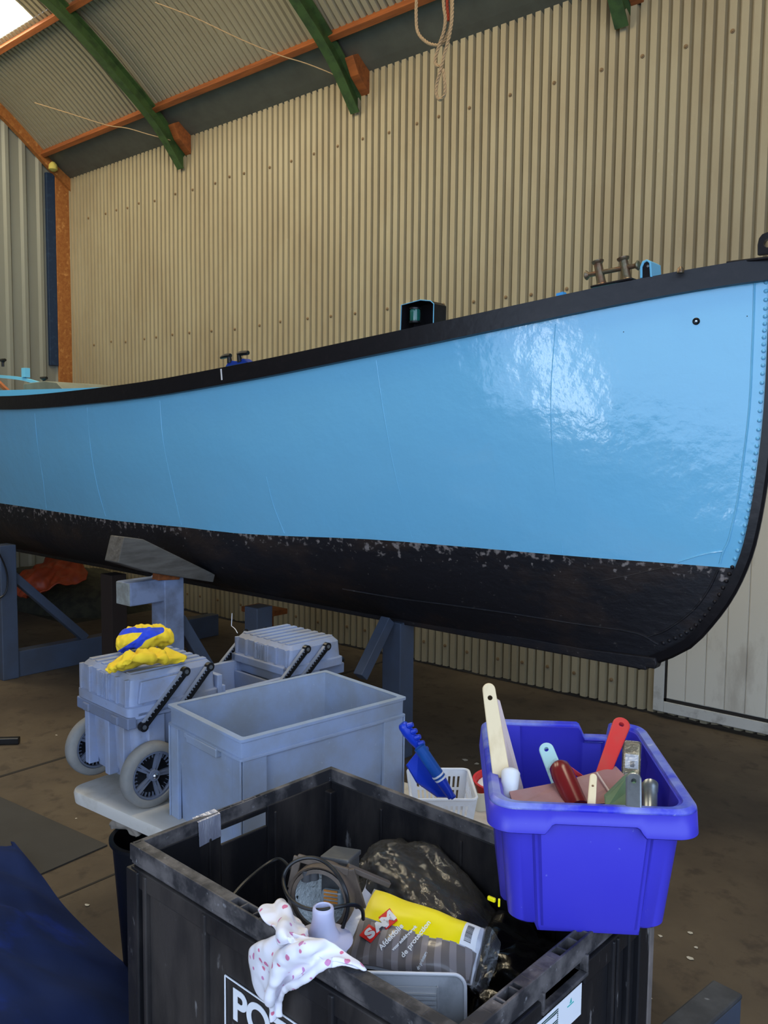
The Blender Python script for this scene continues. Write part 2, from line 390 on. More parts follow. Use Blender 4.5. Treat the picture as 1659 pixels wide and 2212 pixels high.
# glossy brushed-on blue hull paint
def hullpaint():
    m = mat('light_blue_gloss', (122, 196, 232), .13, n1=((126, 196, 224), 1.2, .5, .3, .5), coat=.35)
    nt = m.node_tree; N = nt.nodes; L = nt.links; b = N['Principled BSDF']
    tc = N.new('ShaderNodeTexCoord')
    a = N.new('ShaderNodeTexNoise'); a.inputs['Scale'].default_value = 3.2; a.inputs['Detail'].default_value = 3
    c = N.new('ShaderNodeTexNoise'); c.inputs['Scale'].default_value = 42; c.inputs['Detail'].default_value = 5
    L.new(tc.outputs['Object'], a.inputs['Vector']); L.new(tc.outputs['Object'], c.inputs['Vector'])
    b1 = N.new('ShaderNodeBump'); b1.inputs['Strength'].default_value = .30; b1.inputs['Distance'].default_value = .03
    b2 = N.new('ShaderNodeBump'); b2.inputs['Strength'].default_value = .16; b2.inputs['Distance'].default_value = .004
    L.new(a.outputs['Fac'], b1.inputs['Height']); L.new(c.outputs['Fac'], b2.inputs['Height']); L.new(b1.outputs[0], b2.inputs['Normal'])
    d_ = N.new('ShaderNodeTexNoise'); d_.inputs['Scale'].default_value = 13; d_.inputs['Detail'].default_value = 4; L.new(tc.outputs['Object'], d_.inputs['Vector'])
    b3 = N.new('ShaderNodeBump'); b3.inputs['Strength'].default_value = .30; b3.inputs['Distance'].default_value = .007
    L.new(d_.outputs['Fac'], b3.inputs['Height']); L.new(b2.outputs[0], b3.inputs['Normal']); b2 = b3
    L.new(b2.outputs[0], b.inputs['Normal']); L.new(b2.outputs[0], b.inputs['Coat Normal'])
    return m
M_hullblue = hullpaint()
M_lightblue = mat('light_blue_paint', (110, 186, 222), .35)

# ------------------------------------------------------------------ the shed
WY = 5.278; XL = -9.20; XR = 2.8
def corr(u, pitch_=.0685, amp=.018):
    t = (u/pitch_) % 1.0       # broad flat crest, narrow valley
    if t < .60: return amp
    if t < .74: return amp*(1-2*(t-.60)/.14)
    if t < .86: return -amp
    return amp*(-1+2*(t-.86)/.14)
def corr_breaks(x0, x1, pitch_):
    xs = []; k = math.floor(x0/pitch_)
    while k*pitch_ < x1:
        for t in (0, .3, .60, .74, .86, .999):
            x = (k+t)*pitch_
            if x0 <= x <= x1: xs.append(x)
        k += 1
    return xs
wb = MB(); xs = corr_breaks(XL, XR, .0685)
zs = [.0, .04, .6, 1.2, 1.8, 2.4, 3.0, 3.6, 4.2, 4.8]
G = []
for x in xs:
    j = .012*noise.noise(V((x*9, 0, 0)))+.02
    G.append([V((x, WY-corr(x)-.0+(.004*noise.noise(V((x*.7, z, 3)))), z if k else j)) for k, z in enumerate(zs)])
wb.grid(G); wall = struct(wb.build('wall_back', M_wall))
ob = MB(); ob.bb(XL-.3, XR+1.5, WY+.06, WY+.16, -.02, .5); struct(ob.build('trim_9', mat('light_gap_backing', (70, 66, 60), .8)))  # dark plate added behind the wall base to stop light leaking under it
# screws along the wall, one part holding both rows
sb = MB()
for zz in (4.14, 2.772, 1.35, .17):
    x = -9.0; k = 0
    while x < 2:
        x += .0685*random.choice((3, 4, 4, 5))
        xx = (math.floor(x/.0685)+.3)*.0685
        Mx = Matrix.Translation((xx, WY-.0185, zz+random.uniform(-.012, .012))) @ Matrix.Rotation(R(90), 4, 'X')
        sb.lathe([(.013, 0), (.013, .004), (.007, .006), (.007, .010), (.001, .011)], 10, Mx)
sc = sb.build('screw', M_steel, wall, smooth=True); sc['kind'] = 'stuff'
sc.data.materials[0] = mat('rusty_screw', (120, 96, 66), .6)

# roof skin: arch extruded along X, corrugated across
skin = [(5.30, 4.63), (4.98, 4.87), (4.5, 5.24), (3.95, 5.55), (3.2, 5.86), (2.2, 6.10), (1.2, 6.22), (.7, 6.24), (.2, 6.22), (-.8, 6.10), (-1.8, 5.86), (-2.55, 5.55), (-3.1, 5.24), (-3.58, 4.87), (-3.9, 4.63)]
SK = [(0, y, z) for y, z in skin]
def skinpts(a, b, n): return [crs([V(p) for p in SK[a:b+1]], k/n) for k in range(n+1)]
def skinz(y):
    for (y0, z0), (y1, z1) in zip(skin, skin[1:]):
        if y1 <= y <= y0: return z0+(z1-z0)*(y0-y)/(y0-y1)
P0 = skinpts(1, 13, 48)
SKX0, SKX1 = -8.9, -7.60      # roof lights
def roofpart(x0, x1, pts):
    b = MB(); G = []
    for x in corr_breaks(x0, x1, .0685):
        row = []
        for i, p in enumerate(pts):
            t = pts[min(i+1, len(pts)-1)]-pts[max(i-1, 0)]; nn = V((0, t.z, -t.y)).normalized()
            row.append(V((x, p.y, p.z))+nn*(corr(x)*-1 if True else 0))
        G.append(row)
    return b, G
# split the roof so the roof lights are real openings: bay with lights between Y=4.0 and Y=1.6
kA = min(range(len(P0)), key=lambda k: abs(P0[k].y-4.06)); kB = min(range(len(P0)), key=lambda k: abs(P0[k].y-1.5)); P0[kA] = V((0, 4.06, skinz(4.06)))
rb = MB()
lights = [(-9.2, -7.6), (-5.6, -4.9), (-1.6, -.9)]
def addroof(x0, x1, pts):
    b, G = roofpart(x0, x1, pts); rb.grid(G)
addroof(XL, XR, P0[:kA+1])
addroof(XL, XR, P0[kB:])
mid = P0[kA:kB+1]
xc = XL
for a, b in lights:
    if a > xc: addroof(xc, a, mid)
    xc = b
addroof(xc, XR, mid)
ceil = struct(rb.build('ceiling', M_roof))
for n_, (a, b) in enumerate(lights):
    lb = MB(); lb.grid([[V((x, p.y, p.z-.0)) for p in mid] for x in (a, b)])
    o = lb.build('window_%d' % (n_+1), M_skyglow); struct(o)

# eave panel, smooth dark band between wall top and first purlin
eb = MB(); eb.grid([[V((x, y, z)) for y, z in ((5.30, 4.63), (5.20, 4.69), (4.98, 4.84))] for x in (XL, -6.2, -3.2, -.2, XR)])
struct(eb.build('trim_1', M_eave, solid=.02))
eb = MB(); eb.bb(-3.22, -3.2, 5.0, 5.29, 4.61, 4.625)
# purlins
def purlin(n, y, w=.05, h=.09):
    z = skinz(y)-.05; b = MB(); b.bar((XL, y, z), (XR, y, z), w, h, (0, .55, .83)); struct(b.build(n, M_purlin, bevel=.004))
purlin('trim_2', 4.955); purlin('trim_3', 4.10); purlin('trim_4', 2.5); purlin('trim_5', 1.0)
# ribs: bent green steel sections, from wall foot up the arch
RIBP = [(5.278, 4.385), (5.04, 4.66), (4.84, 4.83), (4.6, 5.0), (4.37, 5.16), (4.1, 5.33), (3.8, 5.48), (3.2, 5.70), (2.2, 5.95), (.7, 6.09)]
for k, X in enumerate((-7.05, -4.77, -2.51, -.25, 2.0)):
    b = MB(); pts = curve([(X, y, z) for y, z in RIBP], 40)
    pts += [V((X, 1.4-p.y, p.z)) for p in pts[::-1][1:]]
    L1 = []
    for i, p in enumerate(pts):
        t = (pts[min(i+1, len(pts)-1)]-pts[max(i-1, 0)]).normalized(); nn = V((0, t.z, -t.y))
        nn = -nn if nn.z < 0 else nn
        # I section
        w, h, f_ = .045, .06, .010
        prof = [(-w, -h), (w, -h), (w, -h+f_), (.008, -h+f_+.012), (.008, h-f_-.012), (w, h-f_), (w, h), (-w, h), (-w, h-f_), (-.008, h-f_-.012), (-.008, -h+f_+.012), (-w, -h+f_)]
        L1.append([p+V((a, 0, 0))+nn*c for a, c in prof])
    b.loops(L1, True, True)
    o = b.build('roof_rib', M_green, bevel=0)
    who = {0: 'green steel arched roof rib nearest the far left corner', 1: 'green steel arched roof rib in the middle, between two bays', 2: 'green steel arched roof rib whose foot shows at the top right', 3: 'green steel roof rib above and right of the boat bow', 4: 'green steel roof rib nearest the open end'}[k]
    tag(o, who, 'roof rib', 'arched green roof ribs')
    g = MB(); Mx = Matrix.Translation((X+.045, 0, 0)) @ Matrix(((0, 0, 1, 0), (1, 0, 0, 0), (0, 1, 0, 0), (0, 0, 0, 1)))
    g.prism([(5.262, 4.47), (5.262, 4.66), (5.14, 4.74), (5.06, 4.70), (5.13, 4.58)], .085, Mx)
    Mx2 = Matrix.Translation((X-.075, 0, 0)) @ Matrix(((0, 0, 1, 0), (1, 0, 0, 0), (0, 1, 0, 0), (0, 0, 0, 1)))
    g.prism([(5.262, 4.50), (5.262, 4.68), (5.15, 4.70), (5.12, 4.62)], .03, Mx2)
    g.build('packing_block', M_purlin, o, bevel=.003)

# end wall: box-profile cladding, strand board strip, blue strip
def boxprof(y, pitch_=.186):
    t = ((y-.06)/pitch_) % 1
    if t < .12: return .03*t/.12
    if t < .32: return .03
    if t < .44: return .03*(1-(t-.32)/.12)
    return 0
b = MB(); G = []; y = -3.9
ys = []
k = -30
while True:
    for t in (0, .12, .32, .44, .7):
        yy = (k+t)*.186+.06
        if -3.9 <= yy <= 5.3: ys.append(yy)
    k += 1
    if k*.186 > 5.4: break
for yy in sorted(ys):
    zt = (skinz(min(max(yy, -3.85), 5.28)) or 4.7)
    G.append([V((XL-boxprof(yy)*-1, yy, z)) for z in (0, zt*.5, zt+.05)])
b.grid(G); struct(b.build('wall_left', M_end))
b = MB(); b.bb(XL-.01, XL+.05, 5.10, 5.262, 0, 4.66); struct(b.build('trim_6', M_osb, bevel=.003))
b = MB(); b.bb(XL+.0, XL+.045, 5.0, 5.098, 2.55, 4.66); struct(b.build('trim_7', mat('blue_strip', (24, 44, 72), .5, n1=((44, 66, 92), 20, .6, .06, .6)), bevel=.003))
# orange verge board following the arch on the end wall
b = MB(); L1 = []
for p in skinpts(0, 14, 50):
    i_ = 0
    t = V((0, -1, 0))
    L1.append([V((XL+.03, p.y, p.z-.02)), V((XL+.09, p.y, p.z-.02)), V((XL+.09, p.y+.02, p.z-.16)), V((XL+.03, p.y+.02, p.z-.16))])
b.loops(L1, True, True); struct(b.build('trim_8', M_osb))
b = MB(); b.lathe([(.02, -.05), (.05, -.03), (.045, .02), (.02, .05)], 10, Matrix.Translation((XL+.12, 5.04, 4.71)))
o = b.build('foam_scrap', M_insul, smooth=True); tag(o, 'scrap of yellow foam stuffed in the roof corner above the blue strip', 'foam')
# near side wall stands only left of the wide opening the camera looks in from
b = MB(); b.grid([[V((x, -3.9+corr(x), z)) for z in (0, 4.7)] for x in corr_breaks(XL, -2.2, .0685)]); struct(b.build('wall_front', M_wall))
b = MB(); b.bb(XR, XR+.05, 1.9, 5.3, 0, 6.3); struct(b.build('wall_light_block', M_end))  # unseen part wall, added to keep end daylight off back wall and hull
# floor with expansion joints
b = MB()
b.grid([[V((x, y, 0)) for y in (-9, -4, 0, 2.75, 6.6)] for x in (-10.5, -6, -3, 0, 4, 9)])
fl = struct(b.build('floor', M_floor))
jb = MB()
for (a, c) in ((onZ(0, 1678, 0), onZ(160, 1630, 0)),):
    d = (c-a).normalized(); jb.bar(a-d*1.5+V((0, 0, .0008)), c+d*4+V((0, 0, .0008)), .022, .0016)
jb.bar((-2.95, -3, .0008), (-2.95, 2.5, .0008), .012, .0016)
jb.build('floor_joint', M_dark, fl)
# small specks of paint and chips on the floor
cb = MB()
for (px, py, s_) in [(1490, 2015, .012), (1503, 2047, .010), (1490, 2070, .014), (1427, 2022, .012), (1404, 2156, .010), (1030, 1650, .02), (1005, 1642, .02), (187, 1955, .012), (258, 1951, .010), (165, 1768, .008), (37, 1800, .008), (122, 1588, .010)]:
    p = onZ(px, py, .002); n_ = 6
    cb.add([p+V((math.cos(2*PI*k/n_)*s_*random.uniform(.5, 1.2), math.sin(2*PI*k/n_)*s_*random.uniform(.4, .9), .001)) for k in range(n_)], [tuple(range(n_))])
o = cb.build('paint_chip', mat('chip_white', (190, 184, 170), .7)); tag(o, 'pale chips and flecks scattered over the brown floor', 'debris', kind='stuff')

# sandwich panel door in the back wall, lower right
dx0, dx1 = -2.14, .75
b = MB()
yF = WY-.03
b.bb(dx0, dx0+.07, yF-.03, yF+.03, .045, 2.2); b.bb(dx1-.07, dx1, yF-.03, yF+.03, .045, 2.2)
b.bb(dx0+.07, dx1-.07, yF-.03, yF+.03, .045, .115); b.bb(dx0+.07, dx1-.07, yF-.03, yF+.03, 2.13, 2.2)
door = struct(b.build('door_1', M_doorfr, bevel=.004))
b = MB(); x = dx0+.085; w_ = .12
b.bb(dx0+.085, dx1-.085, yF-.02, yF-.012, .135, 2.12)
while x < dx1-.1:
    x2 = min(x+w_, dx1-.085)
    b.bb(x+.003, x2-.003, yF-.028, yF-.019, .14, 2.115); x += w_
b.build('door_leaf', M_door, door, bevel=.002)
b = MB(); b.bb(dx0+.07, dx0+.085, yF-.024, yF-.01, .115, 2.13); b.bb(dx0+.07, dx1-.07, yF-.024, yF-.01, .115, .135)
b.build('door_seal', M_dark, door)

# ------------------------------------------------------------------ the boat
YB = 3.6
stem_px = [(1656, 1057), (1641, 1140), (1623, 1206), (1586, 1285), (1534, 1354), (1490, 1395), (1430, 1421)]
stem_t = [(onY(x, y, YB).z, onY(x, y, YB).x) for x, y in stem_px]
stem_t += [(1.80, -1.022), (2.05, -1.016), (2.35, -1.020), (2.7, -1.035), (.70, -1.62)]
def stemX(z): return sinterp(stem_t, z)-.03
HBW = [(0, .004), (.3, .07), (.63, .15), (1.22, .28), (1.74, .40), (2.3, .52), (2.9, .60), (3.5, .65), (4.2, .67), (5.3, .66), (6.6, .58), (7.6, .40), (8.4, .05)]
HBG = [(0, .010), (.3, .12), (.63, .25), (1.22, .44), (1.74, .56), (2.3, .67), (2.9, .75), (3.5, .80), (4.2, .83), (5.3, .82), (6.6, .74), (7.6, .52), (8.4, .05)]
def cast(px, py, f_, t0=2.0, t1=8.5):
    d = ray(px, py); prev = None; n_ = 400
    for k in range(n_+1):
        t = t0+(t1-t0)*k/n_; p = CP+d*t; g = p.y-(YB-f_(p))
        if prev is not None and prev[1] < 0 <= g:
            a, c = prev[0], t
            for _ in range(30):
                m_ = (a+c)/2; q = CP+d*m_
                if q.y-(YB-f_(q)) < 0: a = m_
                else: c = m_
            return CP+d*((a+c)/2)
        prev = (t, g)
    return None
rail_px = [(0, 857), (63, 854), (125, 848), (188, 841), (260, 832), (330, 823), (400, 810), (478, 793), (581, 777), (725, 741), (863, 715), (1000, 685), (1100, 662), (1200, 639), (1333, 613), (1383, 599), (1477, 584), (1532, 570), (1656, 548)]
sheer_t = []
for x, y in rail_px:
    p = cast(x, y, lambda q: sinterp(HBG, stemX(2.4)-q.x)+.03)
    if p: sheer_t.append((p.x, p.z))
sheer_t.sort()
sheer_t += [(-9.6, sheer_t[0][1]+.12)]
# smooth the measured sheer
def sheer(X):
    s = 0; w = 0
    for k in range(-4, 5):
        a = math.exp(-k*k/8); s += a*interp(sheer_t, X+k*.12); w += a
    return s/w
wl_px = [(0, 1087), (145, 1109), (253, 1125), (398, 1139), (500, 1151), (600, 1157), (800, 1165), (1000, 1181), (1259, 1203), (1449, 1217), (1591, 1228)]
wl_t = []
for x, y in wl_px:
    p = cast(x, y, lambda q: sinterp(HBW, stemX(1.24)-q.x))
    if p: wl_t.append((p.x, p.z))
wl_t.sort(); wl_t.append((-9.6, 1.27)); wl_t.sort()
print('SHEER', [(round(a, 2), round(b, 3)) for a, b in sheer_t]); print('WL', [(round(a, 2), round(b, 3)) for a, b in wl_t])
def wlz(X): return sinterp(wl_t, X)
KEELZ = .775
Q = [(0, 1), (.15, .99), (.4, .93), (.6, .80), (.78, .55), (.92, .25), (1, .03)]
def hb(X, z):
    sx = max(0, stemX(z)-X)
    zw = wlz(X)
    if z >= zw:
        t = (z-zw)/max(.2, sheer(X)-zw); a = sinterp(HBW, sx); c = sinterp(HBG, sx)
        return a+(c-a)*(t**1.0)+.035*math.sin(PI*min(t, 1))*min(1, sx)
    u = (zw-z)/(zw-KEELZ); q = sinterp(Q, min(1, u))
    # fuller sections midships, V sections at the bow
    k = min(1, sx/2.5); qv = 1-u*.85
    return sinterp(HBW, sx)*(q*k+qv*(1-k))
def hullp(X, z, side=-1, off=0): return V((X, YB+side*(hb(X, z)+off), z))
def onhull(px, py, off=0): return cast(px, py, lambda q: hb(q.x, q.z)+off)
S = [0, .01, .03, .06, .1, .15, .2, .27, .35, .45, .55, .67, .8, .95, 1.1, 1.3]+[1.3+.2*k for k in range(1, 36)]+[8.36]
boat = thing('boat', 'light blue steel tug boat hull with black rubbing rail standing on trestles', 'boat', (0, 0, 0))
def rows(zf, n):     # zf(X,k)->z
    out = []
    for k in range(n+1):
        row = []
        for s in S:
            z = zf(-1.1, k); X = stemX(z)-s
            for _ in range(3): z = zf(X, k); X = stemX(z)-s
            row.append((X, z))
        out.append(row)
    return out
def hull_mesh(RW):
    b = MB()
    for side in (-1, 1):
        b.grid([[hullp(X, z, side) for X, z in r_] for r_ in RW])
    return b
nT = 16
RT = rows(lambda X, k: wlz(X)+(sheer(X)+.004-wlz(X))*k/nT, nT)
hull_mesh(RT).build('hull_topsides', M_hullblue, boat, smooth=True, angle=180, solid=0)
nB = 14
RBm = rows(lambda X, k: KEELZ+(wlz(X)-KEELZ)*(k/nB)**.8, nB)
lab(hull_mesh(RBm).build('hull_bottom', M_bottom, boat, smooth=True, angle=180), 'black weathered underwater hull')
# deck
b = MB(); b.grid([[V((X, YB+k*(hb(X, sheer(X))-.01), sheer(X)-.10)) for X in [stemX(2.4)-s for s in S[2:]]] for k in (-1, 0, 1)])
b.build('deck', M_lightblue, boat)
# rubbing rail, two-tier, both sides
for side in (-1, 1):
    b = MB()
    def sec(X, z0, z1, o0, o1):
        return [hullp(X, z1, side, o0), hullp(X, z1, side, o1), hullp(X, z0, side, o1), hullp(X, z0, side, o0)]
    XX = [stemX(2.4)-s+.012 for s in S]
    L1 = [sec(X, sheer(X)-.066, sheer(X), 0.0, .030) for X in XX]
    for l in L1:
        zt = l[0].z
        l[2].y = l[1].y; l[3].y = l[0].y
    b.loops(L1, True, True)
    L1 = [sec(X, sheer(X)-.088, sheer(X)-.066, 0.0, .038) for X in XX]
    for l in L1: l[2].y = l[1].y
    b.loops(L1, True, True)
    lab(b.build('rubbing_rail', M_blackpaint, boat, smooth=True, angle=30), 'black rubbing rail')
# stem bar following the stem curve
b = MB(); L1 = []
zz = [2.50-.05*k for k in range(35)]+[.78]
pts = [V((stemX(z)+.0, YB, z)) for z in zz if z > .86]
pts += [V((stemX(z), YB, z)) for z in (.85, .83, .81, .79)]
pts.append(V((stemX(.78)-.03, YB, .772)))
for i, p in enumerate(pts):
    t = (pts[min(i+1, len(pts)-1)]-pts[max(i-1, 0)]).normalized(); nn = V((-t.z, 0, t.x)); nn = nn if nn.x > 0 else -nn
    w = .016
    L1.append([p+V((0, -w-.006, 0))-nn*.012, p+V((0, -w, 0))+nn*.022, p+V((0, -w*.3, 0))+nn*.032, p+V((0, w*.3, 0))+nn*.032, p+V((0, w, 0))+nn*.022, p+V((0, w+.006, 0))-nn*.012])
b.loops(L1, True, True)
lab(b.build('stem_bar', M_blackpaint, boat, smooth=True, angle=35), 'black stem bar')
b = MB(); b.bb(-9.3, -1.50, YB-.03, YB+.03, .752, .80)
Mx = Matrix(((1, 0, 0, 0), (0, 0, -1, YB+.03), (0, 1, 0, 0), (0, 0, 0, 1)))
b.prism([(-1.80, .765), (-1.46, .765), (-1.452, .79), (-1.46, .815), (-1.8, .80)], .06, Mx)
b.build('keel_bar', M_bottom, boat, bevel=.006)
# welded seams across the plating, lap edge and rivets along the stem
def seam(pxs, r=.0035, mt=M_hullblue, nm='weld_seam'):
    P = [onhull(x, y, 0) for x, y in pxs]; P = [p for p in P if p]
    if len(P) > 1: MB().tube(curve(P, 24), r, 6).build(nm, mt, boat, smooth=True)
for s_ in ([(75, 893), (80, 950), (92, 1030), (100, 1098)], [(345, 865), (352, 950), (372, 1050), (392, 1134)], [(812, 778), (830, 900), (855, 1030), (890, 1162)],
           [(575, 1030), (590, 1090), (614, 1152)], [(188, 880), (196, 970), (210, 1050), (228, 1115)], [(1200, 700), (1190, 850), (1195, 1000), (1215, 1195)]):
    seam(s_, .0022)
seam([(1630, 607), (1628, 680), (1625, 757), (1619, 880), (1605, 1000), (1594, 1079), (1575, 1164), (1563, 1190), (1555, 1218)], .005)
seam([(1463, 1214), (1520, 1197), (1563, 1190)], .004)
seam([(1551, 1232), (1530, 1275), (1495, 1320), (1440, 1360), (1400, 1375)], .005, M_bottom, 'lower_weld_seam')
seam([(1423, 1392), (1370, 1366), (1245, 1347), (1091, 1323), (960, 1305), (860, 1292), (740, 1272)], .006, M_bottom, 'chine_seam')
seam([(1300, 1254), (1370, 1240), (1449, 1222)], .004, M_bottom, 'lower_weld_seam')
rv_px = curve([(1655, 610, 0), (1653, 680, 0), (1650, 737, 0), (1648, 795, 0), (1643, 870, 0), (1637, 945, 0), (1629, 1006, 0), (1621, 1076, 0), (1608.5, 1139, 0), (1588, 1207, 0)], 34)
def rivets(pts, mt, nm):
    b = MB()
    for q in pts:
        p = onhull(q.x, q.y, 0)
        if not p: continue
        p2 = onhull(q.x-5, q.y, 0); p3 = onhull(q.x, q.y-5, 0)
        nn = (p3-p).cross(p2-p).normalized()
        nn = nn if nn.y < 0 else -nn
        b.lathe([(.0085, -.002), (.0085, .002), (.006, .0055), (.001, .0075)], 10, frame(p, nn.orthogonal(), nn.cross(nn.orthogonal())))
    o = b.build(nm, mt, boat, smooth=True); o['kind'] = 'stuff'; return o
rivets(rv_px, M_hullblue, 'rivet')
rivets(curve([(1582, 1225, 0), (1556, 1281, 0), (1518, 1335, 0), (1480, 1368, 0), (1433, 1389, 0)], 15), M_bottom, 'lower_rivet')
# fender eye on the bow
p = onhull(1504, 694); nn = V((.28, -.95, -.12)).normalized()
b = MB(); b.lathe([(.013, -.004), (.0145, .004), (.010, .008), (.006, .006), (.005, -.003)], 20, frame(p, nn.orthogonal(), nn.cross(nn.orthogonal())))
hb_ = b.build('drain_fitting', M_black, boat, smooth=True)
b = MB(); b.lathe([(.004, .003), (.004, .0085), (.001, .009)], 12, frame(p, nn.orthogonal(), nn.cross(nn.orthogonal()))); b.build('fitting_screw', M_chrome, hb_)
for (x, y) in ((1347, 717), (1614, 683)):
    p = onhull(x, y); b = MB(); b.lathe([(.0022, -.003), (.0022, .0015), (.0005, .002)], 8, frame(p, nn.orthogonal(), nn.cross(nn.orthogonal()))); b.build('pinhole_plug', M_black, boat)
# white mark across the rail
def onrail(px, py, off=.031): return cast(px, py, lambda q: hb(q.x, sheer(q.x))+off)
a, c = onrail(477.5, 797), onrail(479.5, 821)
MB().bar(a+V((0, -.001, 0)), c+V((0, -.001, 0)), .008, .003, (0, 1, 0)).build('rail_mark', M_white, boat)
# lifting lug at the stem head
X0 = stemX(2.5)+.0
b = MB(); Mx = Matrix(((1, 0, 0, 0), (0, 0, -1, YB+.012), (0, 1, 0, 0), (0, 0, 0, 1)))
zb = sheer(-1.15)
q = [onY(x, y, YB) for x, y in ((1638, 552), (1638, 530), (1641, 516), (1648, 507), (1660, 502), (1675, 505), (1684, 520), (1686, 548))]
b.prism([(p.x, p.z) for p in q], .024, Mx); lug = b.build('lifting_lug', M_blackpaint, boat, bevel=.002)
qq = onY(1661, 526, YB); drill(lug, (qq.x, YB, qq.z), (0, 1, 0), .017)
b = MB(); pz = onY(1600, 560, YB)
b.bb(stemX(2.5)-.16, stemX(2.5)+.02, YB-.07, YB+.07, sheer(-1.2)+.0, sheer(-1.2)+.012); b.build('stemhead_plate', M_blackpaint, boat, bevel=.004)
# mooring bitt (double bollard with crossbar) - stands on the bulwark top
def railtop(px, py, inb=.05):
    p = cast(px, py, lambda q: hb(q.x, sheer(q.x))-inb, 2.0, 8.5); return p
YBt = None
p1 = railtop(1297, 612); YBt = p1.y
A = lambda x, y: onY(x, y, YBt)
bit = MB()
for (bx, by, tx, ty) in ((1300, 617, 1291, 565), (1355, 606, 1346, 558)):
    a, c = A(bx, by), A(tx, ty)
    bit.tube(curve([a, a.lerp(c, .3), a.lerp(c, .85), c], 8), [.021, .020, .019, .0185, .018, .018, .0175, .017, .017], 14)
    d = (c-a).normalized(); bit.tube([c-d*.012, c-d*.004, c+d*.002, c+d*.005], [.017, .025, .026, .018], 16)
    bit.tube([a-d*.004, a+d*.008], [.028, .020], 16)
a, c = A(1266, 595), A(1379, 573)
d = (c-a).normalized(); bit.tube([a, c], .0105, 14)
bit.tube([a-d*.003, a+d*.002, a+d*.014], [.017, .021, .011], 16); bit.tube([c-d*.014, c-d*.002, c+d*.003], [.011, .021, .017], 16)
lab(bit.build('mooring_bitt', M_bronze, boat, smooth=True, angle=40), 'bronze double bollard with crossbar')
b = MB(); a, c = A(1283, 622), A(1372, 604); b.bar(a, c, .07, .010); b.build('bitt_pad', M_blackpaint, boat, bevel=.003)
# fairlead: black upright tab in a light blue hood
a = A(1388, 600); 
def pY(x, y, dy=0): return onY(x, y, YBt)+V((0, dy, 0))
ou = [(1382, 601), (1382, 577), (1387, 564), (1397, 560), (1406, 565), (1408, 598)]
inn = [(1387, 600), (1387, 577), (1391, 568), (1397, 564.5), (1402, 568), (1404, 598.5)]
P1 = [pY(x, y) for x, y in ou]; P2 = [pY(x, y) for x, y in inn]
b = MB(); n_ = len(P1); dd = V((.0, .10, 0))
vs = P1+P2+[p+dd for p in P1]+[p+dd for p in P2]
fs = []
for k in range(n_-1):
    fs += [(k, k+1, n_+k+1, n_+k), (2*n_+k, 3*n_+k, 3*n_+k+1, 2*n_+k+1), (k, 2*n_+k, 2*n_+k+1, k+1), (n_+k, n_+k+1, 3*n_+k+1, 3*n_+k)]
fs += [(0, n_, 3*n_, 2*n_), (n_-1, 3*n_-1, 4*n_-1, 2*n_-1)]
b.add(vs, fs); fair = lab(b.build('fairlead_hood', M_lightblue, boat, bevel=.002), 'light blue hood with open front')
b = MB(); tabp = [V((p.x, p.z, 0)) for p in P2]
Mx = Matrix(((1, 0, 0, 0), (0, 0, 1, YBt+.004), (0, 1, 0, 0), (0, 0, 0, 1)))
b.prism([(p.x, p.y) for p in tabp], .008, Mx); b.build('fairlead_tab', M_blackpaint, fair)
q = pY(1400, 575); b = MB(); b.tube([V((q.x, YBt-.003, q.z)), V((q.x, YBt+.008, q.z))], .005, 12); b.build('pin', M_chrome, fair)
b = MB(); q = A(1470, 583); b.tube([q-V((0, 0, .012)), q+V((0, 0, .004)), q+V((0, 0, .012))], [.014, .013, .006], 12); b.build('deck_knob', M_bronze, boat, smooth=True)
b = MB(); a, c = A(1205, 638), A(1220, 634); b.bar(a, c, .03, .012); b.build('masking_tape', mat('blue_tape', (60, 150, 220), .6), boat)
# navigation light box with green lamp
q0 = railtop(865, 716, -.0); YN = q0.y+.03
N_ = lambda x, y, dy=0: onY(x, y, YN)+V((0, dy, 0))
oc = [(865, 716), (867, 659), (908, 648), (930, 650), (937, 656), (936, 700)]
b = MB(); P1 = [N_(x, y) for x, y in oc]; n_ = len(P1)
cx_ = sum((p for p in P1), V())/n_
P2 = [cx_+(p-cx_)*.94 for p in P1]; back = [cx_+(p-cx_)*.94+V((.0, .09, 0)) for p in P1]; P1b = [p+V((0, .095, 0)) for p in P1]
vs = P1+P2+back+P1b
fs = [(k, (k+1) % n_, n_+(k+1) % n_, n_+k) for k in range(n_)]+[(n_+k, n_+(k+1) % n_, 2*n_+(k+1) % n_, 2*n_+k) for k in range(n_)]+[tuple(2*n_+k for k in range(n_))]+[(k, 3*n_+k, 3*n_+(k+1) % n_, (k+1) % n_) for k in range(n_)]+[tuple(3*n_+k for k in range(n_))[::-1]]
b.add(vs, fs); nav = lab(b.build('light_screen', M_blackpaint, boat), 'black box screen around the green side light')
b = MB(); b.tube([P1[k] for k in range(n_)], .0022, 6); b.build('screen_edge', M_lightblue, nav)
q = N_(888, 680, .03)
Mx = Matrix.Translation(q)
b = MB(); b.lathe([(.026, -.036), (.028, -.032), (.028, -.026), (.0, -.0255)], 24, Mx); nl = b.build('side_light', M_black, nav, smooth=True); nl.parent = boat
b = MB(); b.lathe([(.0, .026), (.028, .027), (.028, .034), (.020, .040)], 24, Mx); b.build('lamp_cap', M_black, nl, smooth=True)
b = MB(); b.lathe([(.024, -.026), (.0255, -.018), (.0255, .018), (.024, .027)], 24, Mx); b.build('green_lens', M_greenlens, nl, smooth=True)
